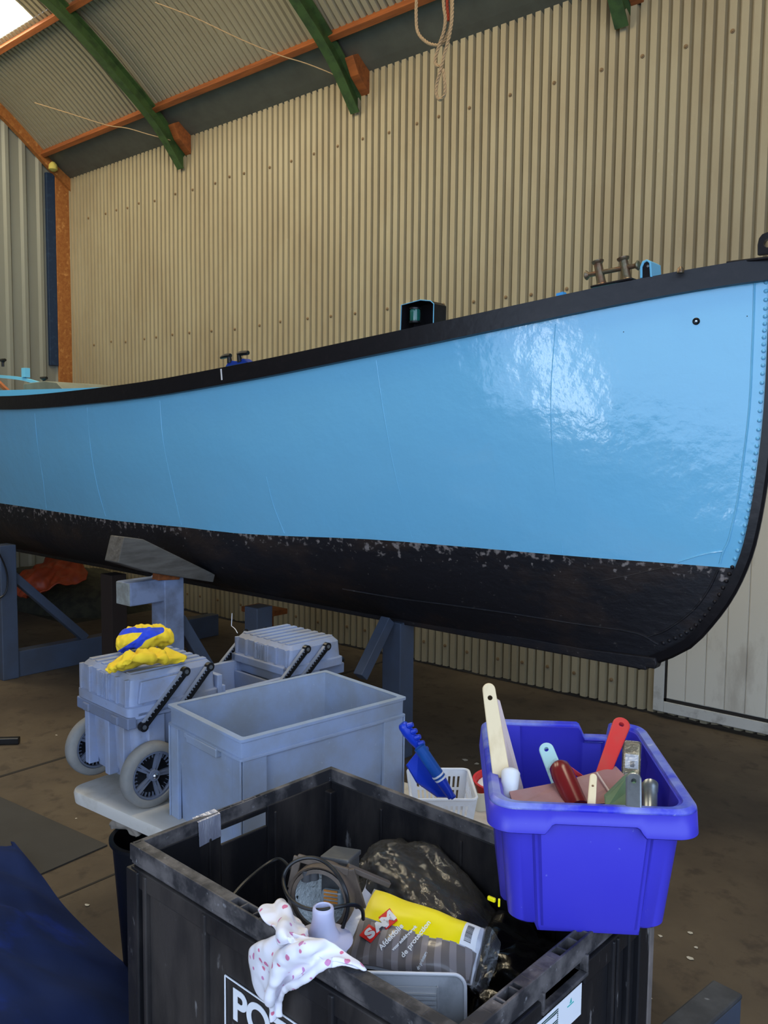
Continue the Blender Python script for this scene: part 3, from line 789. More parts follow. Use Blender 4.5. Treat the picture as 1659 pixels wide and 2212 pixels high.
# horn cleat on blue base
YC = cast(505, 790, lambda q: hb(q.x, sheer(q.x))-.04).y
K = lambda x, y: onY(x, y, YC)
b = MB()
for pp, st in ((((477, 773), (488, 769), (498, 768)), ((495, 769), (496, 784))), (((513, 765), (522, 763), (536, 762)), ((516, 765), (518, 782)))):
    b = MB(); b.tube(curve([K(*p) for p in pp], 6), [.007, .010, .012, .013, .012, .012, .011][:7], 8)
    b.tube([K(*st[0]), K(*st[1])], [.011, .014], 10)
    cl = b.build('horn_cleat', M_black, boat, smooth=True)
b = MB(); b.add([K(486, 792), K(536, 783), K(524, 774), K(512, 780), K(500, 779), K(492, 783)]+[K(x, y)+V((0, .05, 0)) for x, y in ((486, 792), (536, 783), (524, 774), (512, 780), (500, 779), (492, 783))], [(0, 1, 2, 3, 4, 5), (11, 10, 9, 8, 7, 6)]+[(k, (k+1) % 6, 6+(k+1) % 6, 6+k) for k in range(6)])
b.build('cleat_base', M_cleatblue, cl, bevel=.003)
# coaming, hatch, cabin board seen over the rail at the left
def E2(x, y, Y): return onY(x, y, Y)
b = MB(); YQ = YB-.55
pa = [E2(-400, 852, YQ), E2(0, 843, YQ), (E2(120, 840, YQ)), E2(240, 836, YQ)]
b.grid([[p, p+V((0, .03, 0)), p+V((0, .03, -.14)), p-V((0, 0, .14))] for p in pa]); b.grid([[p, p-V((0, 0, .14))] for p in pa])
b.build('coaming', M_lightblue, boat)
b = MB(); YH = YB+.05
tp = [E2(50, 829, YH), E2(96, 823, YH), E2(122, 826, YH), E2(136, 841, YH), E2(50, 845, YH)]
n_ = 5; b.add(tp+[p+V((0, .5, 0)) for p in tp], [(0, 1, 2, 3, 4), (9, 8, 7, 6, 5)]+[(k, (k+1) % n_, n_+(k+1) % n_, n_+k) for k in range(n_)])
b.build('hatch_cover', M_greengrey, boat, bevel=.006)
b = MB(); YK = YB+.3
ar = [E2(-60, 806, YK), E2(0, 810, YK), E2(40, 814, YK), E2(62, 819, YK), E2(85, 826, YK)]
b.grid([[p+V((0, 0, .0)), p-V((0, 0, .028)), p+V((0, .03, -.028)), p+V((0, .03, 0)), p] for p in curve(ar, 12)])
cb_ = b.build('cabin_beam', M_lightblue, boat)
q = E2(51, 805, YK-.005); b = MB(); b.box((q.x, q.y+.02, q.z), (.066, .05, .085)); b.build('beam_block', M_lightblue, cb_, bevel=.002)
b = MB(); b.bar(E2(-14, 815, YB+.25), E2(18, 846, YB+.25), .03, .03); b.build('wooden_prop', M_purlin, boat)
for (x, y) in ((95, 818), (6, 779)):
    q = E2(x, y, YB+.55); b = MB(); b.tube([q+V((-.06, 0, .01)), q, q+V((.05, 0, .005))], [.010, .022, .014], 10); b.tube([q, q-V((0, 0, .06))], .014, 8); b.build('far_cleat', M_black, boat, smooth=True)
b = MB(); b.bb(-9, -5.0, YB-.5, YB+.5, 1.75, 1.95); b.build('cabin_well', M_greengrey, boat)

# ------------------------------------------------------------------ trestles under the boat
def trestle_a():
    t = thing('trestle', 'blue-grey steel trestle at the left edge with post, diagonal brace and ground beam', 'trestle', (-6.02, 2.9, 0))
    t0 = MB().bb(-.065, .065, -.06, .06, 0, .975); t0.build('post', M_steelblue, t, bevel=.006)
    MB().bb(-.05, .05, -.05, 1.9, .0, .19).build('ground_beam', M_steelblue, t, bevel=.006)
    MB().bar((.0, .0, .80), (.0, .62, .19), .06, .07, (1, 0, 0)).build('brace', M_steelblue, t, bevel=.004)
    MB().bb(-.065, .065, 1.3, 1.42, 0, .80).build('post', M_steelblue, t, bevel=.006)
    return t
trestle_a()
b = MB(); X = -5.93
b.tube(curve([onX(-30, 1150, X), onX(3, 1205, X), onX(16, 1245, X), onX(12, 1280, X), onX(-10, 1295, X), onX(-40, 1290, X)], 24), .006, 8)
tag(b.build('cable', M_black, smooth=True), 'black cable hanging in a loop on the left trestle post', 'cable')
t = thing('trestle', 'light grey painted timber trestle with square beam jutting out under the wooden wedge', 'trestle', (-4.0, 2.6, 0))
MB().bb(-.11, .02, 0, .33, .84, .968).build('crossbeam', M_greypaint, t, bevel=.006)
MB().bb(-.108, .018, -.004, .0005, .843, .965).build('beam_end', M_endgrain, t, bevel=.003)
MB().bb(-.10, .03, .215, .345, 0, .975).build('post', M_greypaint, t, bevel=.006)
MB().bb(-.10, .02, .9, 1.03, 0, .70).build('post', M_steelblue, t, bevel=.006)
MB().bb(-.09, .02, .0, 1.1, 0, .12).build('ground_beam', M_steelblue, t, bevel=.006)
MB().bar((-.03, .34, .72), (-.03, .72, .12), .07, .07, (1, 0, 0)).build('brace', M_steelblue, t, bevel=.004)
# wedge between trestle and hull
W_ = [(255, 1216), (268, 1160), (310, 1165), (465, 1241), (461, 1258), (330, 1238)]
Xw = -3.93
Pw = [onX(x, y, Xw) for x, y in W_]; dw = V((-.13, .0, 0))
b = MB(); n_ = 6; b.add(Pw+[p+dw for p in Pw], [tuple(range(6)), tuple(range(6, 12))[::-1]]+[(k, (k+1) % 6, 6+(k+1) % 6, 6+k) for k in range(6)])
tag(b.build('timber_wedge', M_timber, bevel=.005), 'weathered timber wedge jammed between the grey trestle and the hull', 'wedge')
Pw = [onX(x, y, -3.96) for x, y in ((342, 1254), (345, 1226), (365, 1224), (392, 1236), (388, 1252))]
b = MB(); b.add(Pw+[p+V((-.06, 0, 0)) for p in Pw], [(0, 1, 2, 3, 4), (9, 8, 7, 6, 5)]+[(k, (k+1) % 5, 5+(k+1) % 5, 5+k) for k in range(5)])
tag(b.build('packing_chock', M_purlin, bevel=.003), 'small rusty brown chock between the wedge and the grey trestle post', 'chock')
t = thing('trestle', 'dark blue-grey trestle behind the open toolbox with slanting brace', 'trestle', (-2.93, 3.6, 0))
MB().bb(-.065, .065, -.06, .06, 0, .765).build('post', M_steelblue, t, bevel=.006)
a, c = onX(838, 1338, -2.93)-V((-2.93, 3.6, 0)), onX(778, 1462, -2.93)-V((-2.93, 3.6, 0))
MB().bar(a, c, .06, .06, (1, 0, 0)).build('brace', M_steelblue, t, bevel=.004)
MB().bb(-.05, .05, -1.2, .06, .0, .16).build('ground_beam', M_steelblue, t, bevel=.005)
MB().bb(-.065, .065, -1.24, -1.12, 0, .55).build('post', M_steelblue, t, bevel=.005)
# wooden stump with plank, dark post behind trestle
t = thing('wooden_prop_stand', 'short brown wooden prop with a plank on top under the keel', 'prop', (-4.35, 4.1, 0))
q = onY(571, 1312, 4.3); 
MB().bb(-.05, .05, -.05, .05, 0, .60).build('post', M_purlin, t, bevel=.004); MB().bb(-.16, .16, -.09, .09, .60, .64).build('plank', M_purlin, t, bevel=.004)
t.location = (q.x, q.y, q.z-.64+.0) if False else (q.x, q.y, 0)
for ch in t.children:
    if ch.name.startswith('post'):
        ch.scale = (1, 1, (q.z-.04)/.60)
    else: ch.location = (0, 0, q.z-.64)
b = MB(); q = onZ(238, 1400, 0); q = V((-5.6, 3.4, 0))
q = onX(246, 1300, -5.3); b.bb(q.x-.07, q.x+.07, q.y-.06, q.y+.06, 0, q.z+.2)
tag(b.build('dark_prop', mat('dark_wood', (50, 38, 32), .8), bevel=.004), 'dark wooden post in the shade left of the grey trestle', 'prop')
# orange tarp and dark netting heaped under the boat, far left
XO = -7.6
def OX(x, y, X=XO): return onX(x, y, X)
D1, D2 = 8.7, 8.25
nt_ = net([[pd(20, 1262, 8.5), pd(62, 1226, D1), pd(104, 1192, D1), pd(140, 1184, D1), pd(172, 1194, D1)],
           [pd(26, 1274, 8.35), pd(70, 1246, 8.4), pd(108, 1218, 8.45), pd(142, 1208, 8.45), pd(174, 1212, 8.5)],
           [pd(44, 1290, D2), pd(84, 1266, D2), pd(118, 1250, D2), pd(148, 1244, D2), pd(188, 1240, 8.4)],
           [pd(70, 1296, 8.1), pd(92, 1282, 8.1), pd(122, 1268, 8.15), pd(150, 1262, 8.2), pd(186, 1252, 8.3)]], 40, 60,
          lambda u, v, p: .07*noise.noise(p*5)+.035*noise.noise(p*14))
b = MB(); b.grid(nt_); tag(b.build('orange_tarpaulin', M_orange, smooth=True, solid=.01, angle=180), 'crumpled orange tarpaulin heaped under the boat at the far left', 'tarpaulin')
c0 = onZ(140, 1296, .0)
b = MB(); G = []
for i in range(41):
    row = []
    for j in range(41):
        u = i/20-1; v = j/20-1; r_ = math.sqrt(u*u+v*v)
        h = max(0, 1-r_**2)**.5*.34
        p = V((max(-9.12, c0.x+u*1.15), min(5.2, c0.y+v*.62), 0)); row.append(V((p.x, p.y, h*(1+.35*noise.noise(p*2.6))+.03*abs(noise.noise(p*9))*(1 if h > 0 else 0)+.001)))
    G.append(row)
b.grid(G); tag(b.build('netting_heap', M_olive, smooth=True, angle=180), 'low heap of dark olive netting on the floor behind the left trestle', 'netting')

# ------------------------------------------------------------------ floor things
P = [onZ(x, y, .004) for x, y in ((-150, 1640), (0, 1722), (232, 1826), (90, 1888), (-200, 1990))]
P = [onZ(-200, 1655, .004), onZ(0, 1722, .004), onZ(232, 1826, .004), onZ(90, 1888, .004), onZ(-220, 2010, .004)]
b = MB(); b.add(P, [(0, 1, 2, 3, 4)]); tag(b.build('rubber_mat', M_mat, solid=.006), 'thin dark grey rubber mat lying flat on the floor at left', 'mat')
b = MB(); q = onZ(0, 1600, .02); a = onZ(-60, 1602, .02); c = onZ(42, 1599, .02); b.bar(a, c, .04, .035); tag(b.build('black_bar', M_black, bevel=.004), 'short black bar lying on the floor at the left edge', 'bar')
# navy tarpaulin heap, bottom left
nt_ = net([[onZ(-300, 1790, .02), onZ(-120, 1795, .03), onZ(12, 1812, .02), onZ(30, 1818, .01)],
           [onZ(-300, 1850, .20), onZ(-100, 1860, .18), onZ(40, 1875, .10), onZ(88, 1888, .005)],
           [onZ(-300, 1930, .28), onZ(-60, 1940, .27), onZ(70, 1960, .16), onZ(140, 1958, .005)],
           [onZ(-300, 2040, .34), onZ(-40, 2060, .33), onZ(110, 2080, .20), onZ(222, 2040, .005)],
           [onZ(-300, 2160, .36), onZ(-20, 2180, .34), onZ(170, 2190, .2), onZ(300, 2110, .005)],
           [onZ(-300, 2300, .34), onZ(20, 2330, .32), onZ(200, 2330, .18), onZ(360, 2200, .005)]], 60, 50,
          lambda u, v, p: (.03*noise.noise(p*3)+.012*noise.noise(p*9)+.012*math.sin((p.x*3.1-p.y*2.2)*4))*min(1, (1-v)*3))
for r_ in nt_:
    for p in r_: p.z = max(.002, abs(p.z))
b = MB(); b.grid(nt_); tag(b.build('blue_tarpaulin', M_navy, smooth=True, angle=180), 'rumpled navy blue tarpaulin spread over the floor at bottom left', 'tarpaulin')
# box beam lower right
C0, C1, C2 = onZ(1543, 2117, .30), onZ(1606, 2148, .30), onZ(1425, 2215, .30)
dirv = (C2-C0).normalized(); side = (C1-C0)
sd = (side-dirv*side.dot(dirv)); wd = sd.length; sd.normalize()
Mx = Matrix((dirv, sd, V((0, 0, -1)))).transposed().to_4x4(); Mx.translation = C0
o = thing('steel_trestle', 'grey-blue box beam trestle end at the bottom right corner', 'trestle', (0, 0, 0))
b = MB(); b.bb(0, .55, 0, wd, 0, .17, Mx); b.build('beam', M_steelblue, o, bevel=.012)
b = MB(); b.bb(.003, .55, -.002, wd+.001, -.004, .012, Mx); b.build('beam_cap', mat('dirty_beam_top', (72, 72, 74), .6, n1=((50, 50, 52), 12, .5, .1, .7), n2=((150, 152, 156), 22, .7, .03, .7)), o, bevel=.006)
for xx in (.12, .45):
    b = MB(); q = Mx @ V((xx, wd/2, .17)); b.bb(q.x-.03, q.x+.03, q.y-.03, q.y+.03, 0, q.z); b.build('leg', M_steelblue, o, bevel=.004)

# ------------------------------------------------------------------ folding table and what stands on it
TZ = .58
tb = thing('folding_table', 'white plastic folding table under the grey boxes', 'table', (-1.785, 1.862, 0), R(3.2))
def rrect(w, h, r, n=6):
    out = []
    for cx_, cy_, a0 in ((w-r, h-r, 0), (-w+r, h-r, 90), (-w+r, -h+r, 180), (w-r, -h+r, 270)):
        for k in range(n+1):
            a = R(a0+90*k/n); out.append((cx_+r*math.cos(a), cy_+r*math.sin(a)))
    return out
TWX, TWY = .83, .375
def rl(w, h, r, z, n=6): return [V((x, y, z)) for x, y in rrect(w, h, r, n)]
b = MB(); b.loops([rl(TWX-.02, TWY-.02, .05, TZ-.045), rl(TWX-.003, TWY-.003, .055, TZ-.042), rl(TWX, TWY, .055, TZ-.010), rl(TWX-.003, TWY-.003, .053, TZ-.002), rl(TWX-.010, TWY-.010, .05, TZ)], True, True)
b.build('table_top', M_table, tb, smooth=True, angle=50)
for sx in (-1, 1):
    b = MB(); b.tube(curve([(sx*.42, -.30, TZ-.045), (sx*.42, -.31, .3), (sx*.42, -.32, .0)], 6), .014, 10); b.build('leg', M_black, tb, smooth=True)
    if sx < 0:
        b = MB(); b.tube(curve([(sx*.62, .30, TZ-.045), (sx*.70, .31, .3), (sx*.74, .32, .02)], 6), .014, 10); b.build('leg', M_black, tb, smooth=True)
tbI = (Matrix.Translation((-1.785, 1.862, 0)) @ Matrix.Rotation(R(3.2), 4, 'Z')).inverted()
ft = tbI @ onZ(1393, 2106, .016); tp_ = V((.76, .33, TZ-.045))
b = MB(); b.tube([tp_, tp_.lerp(ft, .5), ft], .011, 10); lg_ = b.build('leg', M_black, tb, smooth=True)
b = MB(); d_ = (ft-tp_).normalized(); b.tube([ft-d_*.03, ft-d_*.024, ft], [.011, .015, .016], 12); b.build('rubber_foot', M_black, lg_, smooth=True)

# open grey stacking crate
gc = thing('stacking_crate', 'open empty blue-grey stacking crate on the white table, in front of the toolbox', 'crate', (-1.92, 1.82, TZ), R(-8))
hw, hh, HT = .21, .31, .352
b = MB(); t = .006
o_, i_ = .0, .0
def boxloop(w, h, z, r=.008): return rl(w, h, r, z, 2)
b.loops([boxloop(hw-.022, hh-.022, .0), boxloop(hw-.012, hh-.012, HT-.001), boxloop(hw-.019, hh-.019, HT-.001), boxloop(hw-.030, hh-.030, .012)], True, True)
b.build('body', M_greybl, gc, smooth=True, angle=30)
b = MB(); b.loops([boxloop(hw-.018, hh-.018, HT-.058), boxloop(hw-.001, hh-.001, HT-.062), boxloop(hw-.001, hh-.001, HT-.056), boxloop(hw-.007, hh-.007, HT-.054), boxloop(hw-.006, hh-.006, HT-.010), boxloop(hw, hh, HT-.008), boxloop(hw, hh, HT), boxloop(hw-.020, hh-.020, HT)], False, False)
b.build('rim', M_greybl, gc, smooth=True, angle=30)
b = MB()
z0, z1 = 0.0, HT-.058
for sx in (-1, 1):
    for sy in (-1, 1):
        b = MB(); b.bb(sx*(hw-.008)-.003, sx*(hw-.008)+.003, sy*(hh-.004)-.003, sy*(hh-.004)+.003, z0, z1)
        b.bb(min(sx*(hw-.055), sx*(hw-.010)), max(sx*(hw-.055), sx*(hw-.010)), min(sy*(hh-.018), sy*(hh-.006)), max(sy*(hh-.018), sy*(hh-.006)), z0, z1)
        b.bb(min(sx*(hw-.018), sx*(hw-.006)), max(sx*(hw-.018), sx*(hw-.006)), min(sy*(hh-.09), sy*(hh-.010)), max(sy*(hh-.09), sy*(hh-.010)), z0, z1)
        b.build('corner_rib', M_greybl, gc, bevel=.002)
b = MB(); b.bb(-.085, .085, -hh-.004, -hh+.016, HT-.085, HT-.060); b.bb(-.105, -.085, -hh-.002, -hh+.016, HT-.075, HT-.060); b.build('handle_lip', M_greybl, gc, bevel=.003)

# cantilever toolbox on wheels
tx = thing('rolling_toolbox', 'blue-grey rolling toolbox opened out on link arms, black arms and big wheels', 'toolbox', (-2.452, 1.50, TZ), R(-4))
# local: x 0+-.17 width, y 0.. .9 length, z from table
b = MB()
b.loops([[V((x, y+.40, z)) for x, y in rrect(w, h, .02, 3)] for w, h, z in ((.135, .36, .06), (.150, .375, .10), (.162, .385, .285), (.172, .395, .288), (.172, .395, .305), (.150, .375, .305), (.138, .360, .10))], True, True)
body = b.build('bin', M_toolbox, tx, smooth=True, angle=35)
b = MB()
for x in (-.115, .02, .115): b = MB(); b.bb(x-.014, x+.014, -.005, .03, .075, .285); b.build('bin_rib', M_toolbox, tx, bevel=.003)
for y in (.06, .26): b = MB(); b.bb(.155, .17, y, y+.06, .10, .285); b.build('bin_rib', M_toolbox, tx, bevel=.003)
# left lid
def lid(nm, y0, y1, zb, zt, w):
    ym = (y0+y1)/2; hy = (y1-y0)/2
    b = MB(); b.loops([[V((x, y+ym, z)) for x, y in rrect(w_*1, h_, .018, 3)] for w_, h_, z in ((w-.004, hy-.004, zb-.03), (w+.004, hy+.004, zb-.028), (w+.004, hy+.004, zb), (w-.004, hy-.004, zb+.004), (w-.008, hy-.008, zt-.015), (w-.022, hy-.020, zt))], True, True)
    o = b.build(nm, M_toolbox, tx, smooth=True, angle=32)
    b = MB(); n_ = 7
    for k in range(n_):
        xx = -w+.045+(2*w-.09)*k/(n_-1); b.bb(xx-.011, xx+.011, y0+.022, y1-.022, zt-.001, zt+.005)
    for k in range(6):
        xx = -w+.02+(2*w-.04)*k/5; b.bb(xx-.006, xx+.006, y0-.004, y0+.012, zb+.002, zt-.012)
    for k in range(9):
        xx = -.04+.01*k; b.bb(xx-.002, xx+.002, y0-.002, y0+.012, zb+.002, zt-.016)
    if nm == 'near_lid':
        Mr = Matrix.Translation((w-.002, 0, 0)) @ Matrix(((0, 0, 1, 0), (1, 0, 0, 0), (0, 1, 0, 0), (0, 0, 0, 1)))
        b.prism([(y0+.03, zb+.012), (y0+.11, zb+.012), (y0+.20, zt-.020), (y0+.04, zt-.020)], .010, Mr)
    b.build(nm+'_rib', M_toolbox, o, bevel=.0015)
    return o
L_ = lid('near_lid', -.005, .325, .325, .425, .168)
b = MB(); b.bb(-.17, .17, -.012, .02, .258, .296); b.build('latch_bar', M_tooldk, tx, bevel=.004)
for sx in (-1, 1):
    b = MB(); b.bb(sx*.095-.02, sx*.095+.02, -.020, .0, .262, .290); b.build('latch', M_tooldk, tx, bevel=.004)
b = MB(); b.bb(-.168, .168, .325, .345, .18+.10, .37); b.bb(-.165, .165, .33, .36, .30, .33); b.build('lid_hinge_wall', M_toolbox, tx, bevel=.003)
F_ = lid('far_lid', .635, .90, .335, .412, .172)
b = MB()   # frame under the far lid, arched opening
b.bb(-.172, -.145, .625, .66, .25, .335); b.bb(.145, .172, .625, .66, .23, .335); b.bb(-.172, .172, .625, .66, .305, .335)
b.bb(-.165, .165, .65, .66, .262, .305)
b.build('tray_frame', M_toolbox, F_, bevel=.004)
b = MB(); b.tube(curve([(.10, .90, .31), (.11, .955, .30), (.05, .975, .30), (-.05, .975, .30), (-.11, .955, .30), (-.10, .90, .31)], 24), .010, 10); b.build('pull_handle', M_black, tx, smooth=True)
b = MB(); b.bb(-.15, .15, .67, .93, .262, .302); b.build('tray', M_tooldk, F_, bevel=.004)
b = MB(); b.bb(-.145, .145, .36, .372, .10, .30); b.bb(-.145, .145, .62, .632, .10, .27); b.build('divider', M_toolbox, tx, bevel=.002)
# link arms on both sides
iM = tx.matrix_world
tx_M = Matrix.Translation((-2.452, 1.50, TZ)) @ Matrix.Rotation(R(-4), 4, 'Z'); tx_I = tx_M.inverted()
def txloc(px, py, x=.182):
    # intersect view ray with toolbox side plane
    d = tx_I.to_3x3() @ ray(px, py); o = tx_I @ CP; t = (x-o.x)/d.x; return o+d*t
for (a, c) in (((400, 1450), (309, 1570)), ((452, 1440), (392, 1525)), ((662, 1402), (604, 1480)), ((706, 1396), (650, 1470))):
    A_, C_ = txloc(*a), txloc(*c); d = (C_-A_).normalized()
    for sx in (1, -1):
        a_, c_ = V((sx*A_.x, A_.y, A_.z)), V((sx*C_.x, C_.y, C_.z))
        b = MB(); b.bar(a_, c_, .022, .007, (1, 0, 0)); sdv = d.cross(V((1, 0, 0))).normalized()
        b.bar(a_-sdv*.010, c_-sdv*.010, .004, .012, (1, 0, 0))
        for q in (a_, c_): b.tube([q-V((.008, 0, 0)), q+V((.009*sx, 0, 0))], .015, 14)
        arm = b.build('link_arm', M_black, tx)
        b = MB(); nn_ = 14; b.bar(a_+sdv*.010, c_+sdv*.010, .004, .013, (1, 0, 0))
        for k in range(nn_): q = a_.lerp(c_, (k+.5)/nn_); b.bar(q+sdv*.002, q+sdv*.010, .004, .012, (1, 0, 0))
        b.build('rack', M_armgrey, arm)
        b = MB(); b.tube([a_+V((sx*.006, 0, 0)), a_+V((sx*.011, 0, 0))], .007, 10); b.tube([c_+V((sx*.006, 0, 0)), c_+V((sx*.011, 0, 0))], .007, 10); b.build('pivot', M_steel, arm)
# wheels
for sx in (1, -1):
    wc = V((sx*.185, .06, .105))
    Mx = Matrix.Translation(wc) @ Matrix.Rotation(R(90), 4, 'Y')
    b = MB(); b.lathe([(.078, -.022), (.096, -.024), (.104, -.014), (.105, 0), (.104, .014), (.096, .024), (.078, .022)], 40, Mx, cap=False)
    b.lathe([(.078, .022), (.078, -.022)], 40, Mx, cap=False)
    w = b.build('wheel', M_tyre, tx, smooth=True, angle=60)
    b = MB(); b.lathe([(.079, -.016), (.079, .016), (.070, .018), (.070, -.018)], 40, Mx, cap=False); b.lathe([(.079, -.016), (.070, -.018)], 40, Mx, cap=False)
    for k in range(5):
        for dd_ in (-.09, .09):
            a = 2*PI*k/5+.3+dd_; a1 = V((math.cos(a)*.016, math.sin(a)*.016, 0)); a2 = V((math.cos(a)*.073, math.sin(a)*.073, 0))
            b.bar(Mx @ a1, Mx @ a2, .009, .030, Mx.to_3x3() @ V((0, 0, 1)))
    for k in range(30):
        a = 2*PI*k/30; b.bar(Mx @ V((math.cos(a)*.056, math.sin(a)*.056, 0)), Mx @ V((math.cos(a)*.072, math.sin(a)*.072, 0)), .002, .02, Mx.to_3x3() @ V((0, 0, 1)))
    b.lathe([(.002, -.02), (.018, -.02), (.020, 0), (.018, .02), (.002, .02)], 20, Mx, cap=False)
    hb3 = b.build('hub', M_wheel, w)
    b = MB(); b.lathe([(.071, -.003), (.001, -.003), (.001, .003), (.071, .003)], 40, Mx, cap=False); b.build('hub_disc', M_black, w)
    b = MB(); b.lathe([(.009, .018), (.009, .026), (.005, .030)] if sx > 0 else [(.009, -.018), (.009, -.026), (.005, -.030)], 14, Mx); b.build('axle_cap', M_chrome, w, smooth=True)
b = MB(); b.tube([(-.18, .06, .105), (.18, .06, .105)], .009, 10); b.build('axle', M_steel, tx)
b = MB(); b.bb(-.12, .12, .68, .76, .0, .07); b.build('foot', M_tooldk, tx, bevel=.006)
b = MB(); q0 = txloc(500, 1352, -.15); b.tube(curve([q0+V((0, 0, -.0)), q0+V((.002, 0, .02)), q0+V((.004, 0, .05))], 5), .0015, 5)
b.tube(curve([q0+V((0, 0, .0)), q0+V((.05, -.02, .0)), q0+V((.08, -.03, -.01))], 6), .0015, 5); b.build('cable_tie', M_white, tx)

# yellow rag with blue print on the near lid
def yl(px, py, dz): return onZ(px, py, TZ+.432+dz)
nt_ = net([[yl(236, 1453, .004), yl(262, 1448, .003), yl(300, 1437, .004), yl(345, 1434, .004), yl(398, 1430, .004)],
           [yl(228, 1444, .012), yl(262, 1436, .035), yl(298, 1424, .055), yl(345, 1425, .040), yl(400, 1420, .012)],
           [yl(258, 1422, .015), yl(280, 1416, .05), yl(318, 1410, .06), yl(352, 1412, .05), yl(378, 1408, .02)],
           [yl(272, 1412, .010), yl(290, 1408, .04), yl(318, 1404, .05), yl(350, 1404, .045), yl(362, 1402, .02)]], 50, 80,
          lambda u, v, p: (.008*math.sin(v*26+7*u+7*noise.noise(p*11))+.012*noise.noise(p*20)+.007*noise.noise(p*48))*min(1, .3+4*u, .3+4*v, .3+4*(1-v)))
b = MB(); b.grid(nt_)
rag = thing('yellow_rag', 'crumpled yellow cloth with blue print lying on the grey toolbox lid', 'cloth', (0, 0, 0))
b.build('lower_fold', M_yellow, rag, smooth=True, solid=.004, angle=180)
# rolled upper bundle: fat bent roll
c_l, c_r = yl(250, 1390, .034), yl(376, 1376, .042)
b = MB(); G = []
ax = (c_r-c_l); nu, nv = 60, 40
U_ = ax.normalized(); V_ = V((0, 0, 1)); W2 = U_.cross(V_).normalized()
for i in range(nu+1):
    u = i/nu; row = []
    c = c_l+ax*u+V((0, 0, -.005+.022*math.sin(PI*u)))
    rr = .044*(max(0.0, 1-abs(2*u-1)**5))**.5+.001
    for j in range(nv):
        a = 2*PI*j/nv
        q = c+(V_*math.sin(a)*.80+W2*math.cos(a)*1.25)*rr
        q += (q-c).normalized()*(.014*noise.noise(q*20)+.012*noise.noise(q*42)+.005*noise.noise(q*90)+.005*math.sin(a*3+u*9))
        row.append(q)
    row.append(row[0].copy()); G.append(row)
b.grid(G); o = b.build('upper_bundle', M_print, rag, smooth=True, angle=180)
at = o.data.attributes.new('print', 'FLOAT', 'POINT')
stripes = [((262, 1412), (300, 1388), 9), ((300, 1388), (322, 1362), 8), ((250, 1368), (290, 1360), 6), ((290, 1362), (350, 1360), 5), ((305, 1382), (350, 1362), 5)]
def w2p(p):
    v = p-CP; w = v.dot(F); return (CX+FPX*v.dot(RR)/w, CY-FPX*v.dot(UU)/w)
for k, vtx in enumerate(o.data.vertices):
    x, y = w2p(vtx.co); val = 0
    for (a, c, r_) in stripes:
        ax_, ay = c[0]-a[0], c[1]-a[1]; t = max(0, min(1, ((x-a[0])*ax_+(y-a[1])*ay)/(ax_*ax_+ay*ay)))
        dd_ = math.hypot(x-a[0]-ax_*t, y-a[1]-ay*t)
        val = max(val, 1-dd_/(2*r_))
    at.data[k].value = val

# white basket with dustpan and brush; red bucket, white pot, pale tin behind it
BZ = TZ+.125
B1, B2, B3 = onZ(1010, 1662, BZ), onZ(1030, 1727, BZ), onZ(905, 1727, BZ)
ydir = (B1-B2).normalized(); xdir = V((ydir.y, -ydir.x, 0)); 
LY = (B1-B2).length; LX = .19
bk_c = B2+ydir*LY/2-xdir*LX/2
bk = thingM('plastic_basket', 'white slotted plastic basket on the table beside the grey crate', 'basket', Matrix((xdir, ydir, V((0, 0, 1)))).transposed().to_4x4())
bk.matrix_world = Matrix.Translation((bk_c.x, bk_c.y, TZ)) @ Matrix((xdir, ydir, V((0, 0, 1)))).transposed().to_4x4()
def slotted(b, P, n, h0, h1, zr):
    """wall from P(s,z) with vertical slots, as boxes"""
    pass
b = MB()
hx, hy = LX/2, LY/2
def wallpt(side, s, z):
    k = .82+.18*z/.125
    x0, y0 = hx*k, hy*k
    return {0: V((x0, -y0+2*y0*s, z)), 1: V((-x0, -y0+2*y0*s, z)), 2: V((-x0+2*x0*s, y0, z)), 3: V((-x0+2*x0*s, -y0, z))}[side]
for side in range(4):
    n_ = 12; zs_ = [0, .03, .062, .070, .104, .125]
    for r_ in range(5):
        for k in range(n_*2+1):
            s0, s1 = k/(n_*2+1), (k+1)/(n_*2+1)
            if r_ in (1, 3) and k % 2 == 1 and 2 < k < n_*2-2: continue
            b.add([wallpt(side, s0, zs_[r_]), wallpt(side, s1, zs_[r_]), wallpt(side, s1, zs_[r_+1]), wallpt(side, s0, zs_[r_+1])], [(0, 1, 2, 3)])
b.add([wallpt(0, 0, 0), wallpt(0, 1, 0), wallpt(1, 1, 0), wallpt(1, 0, 0)], [(0, 1, 2, 3)])
b.build('basket_body', M_white, bk, solid=.003)
b = MB(); b.tube([V((x, y, .125)) for x, y in rrect(hx+.002, hy+.002, .02, 5)], .0045, 8, closed=True); b.build('basket_rim', M_white, bk, smooth=True)
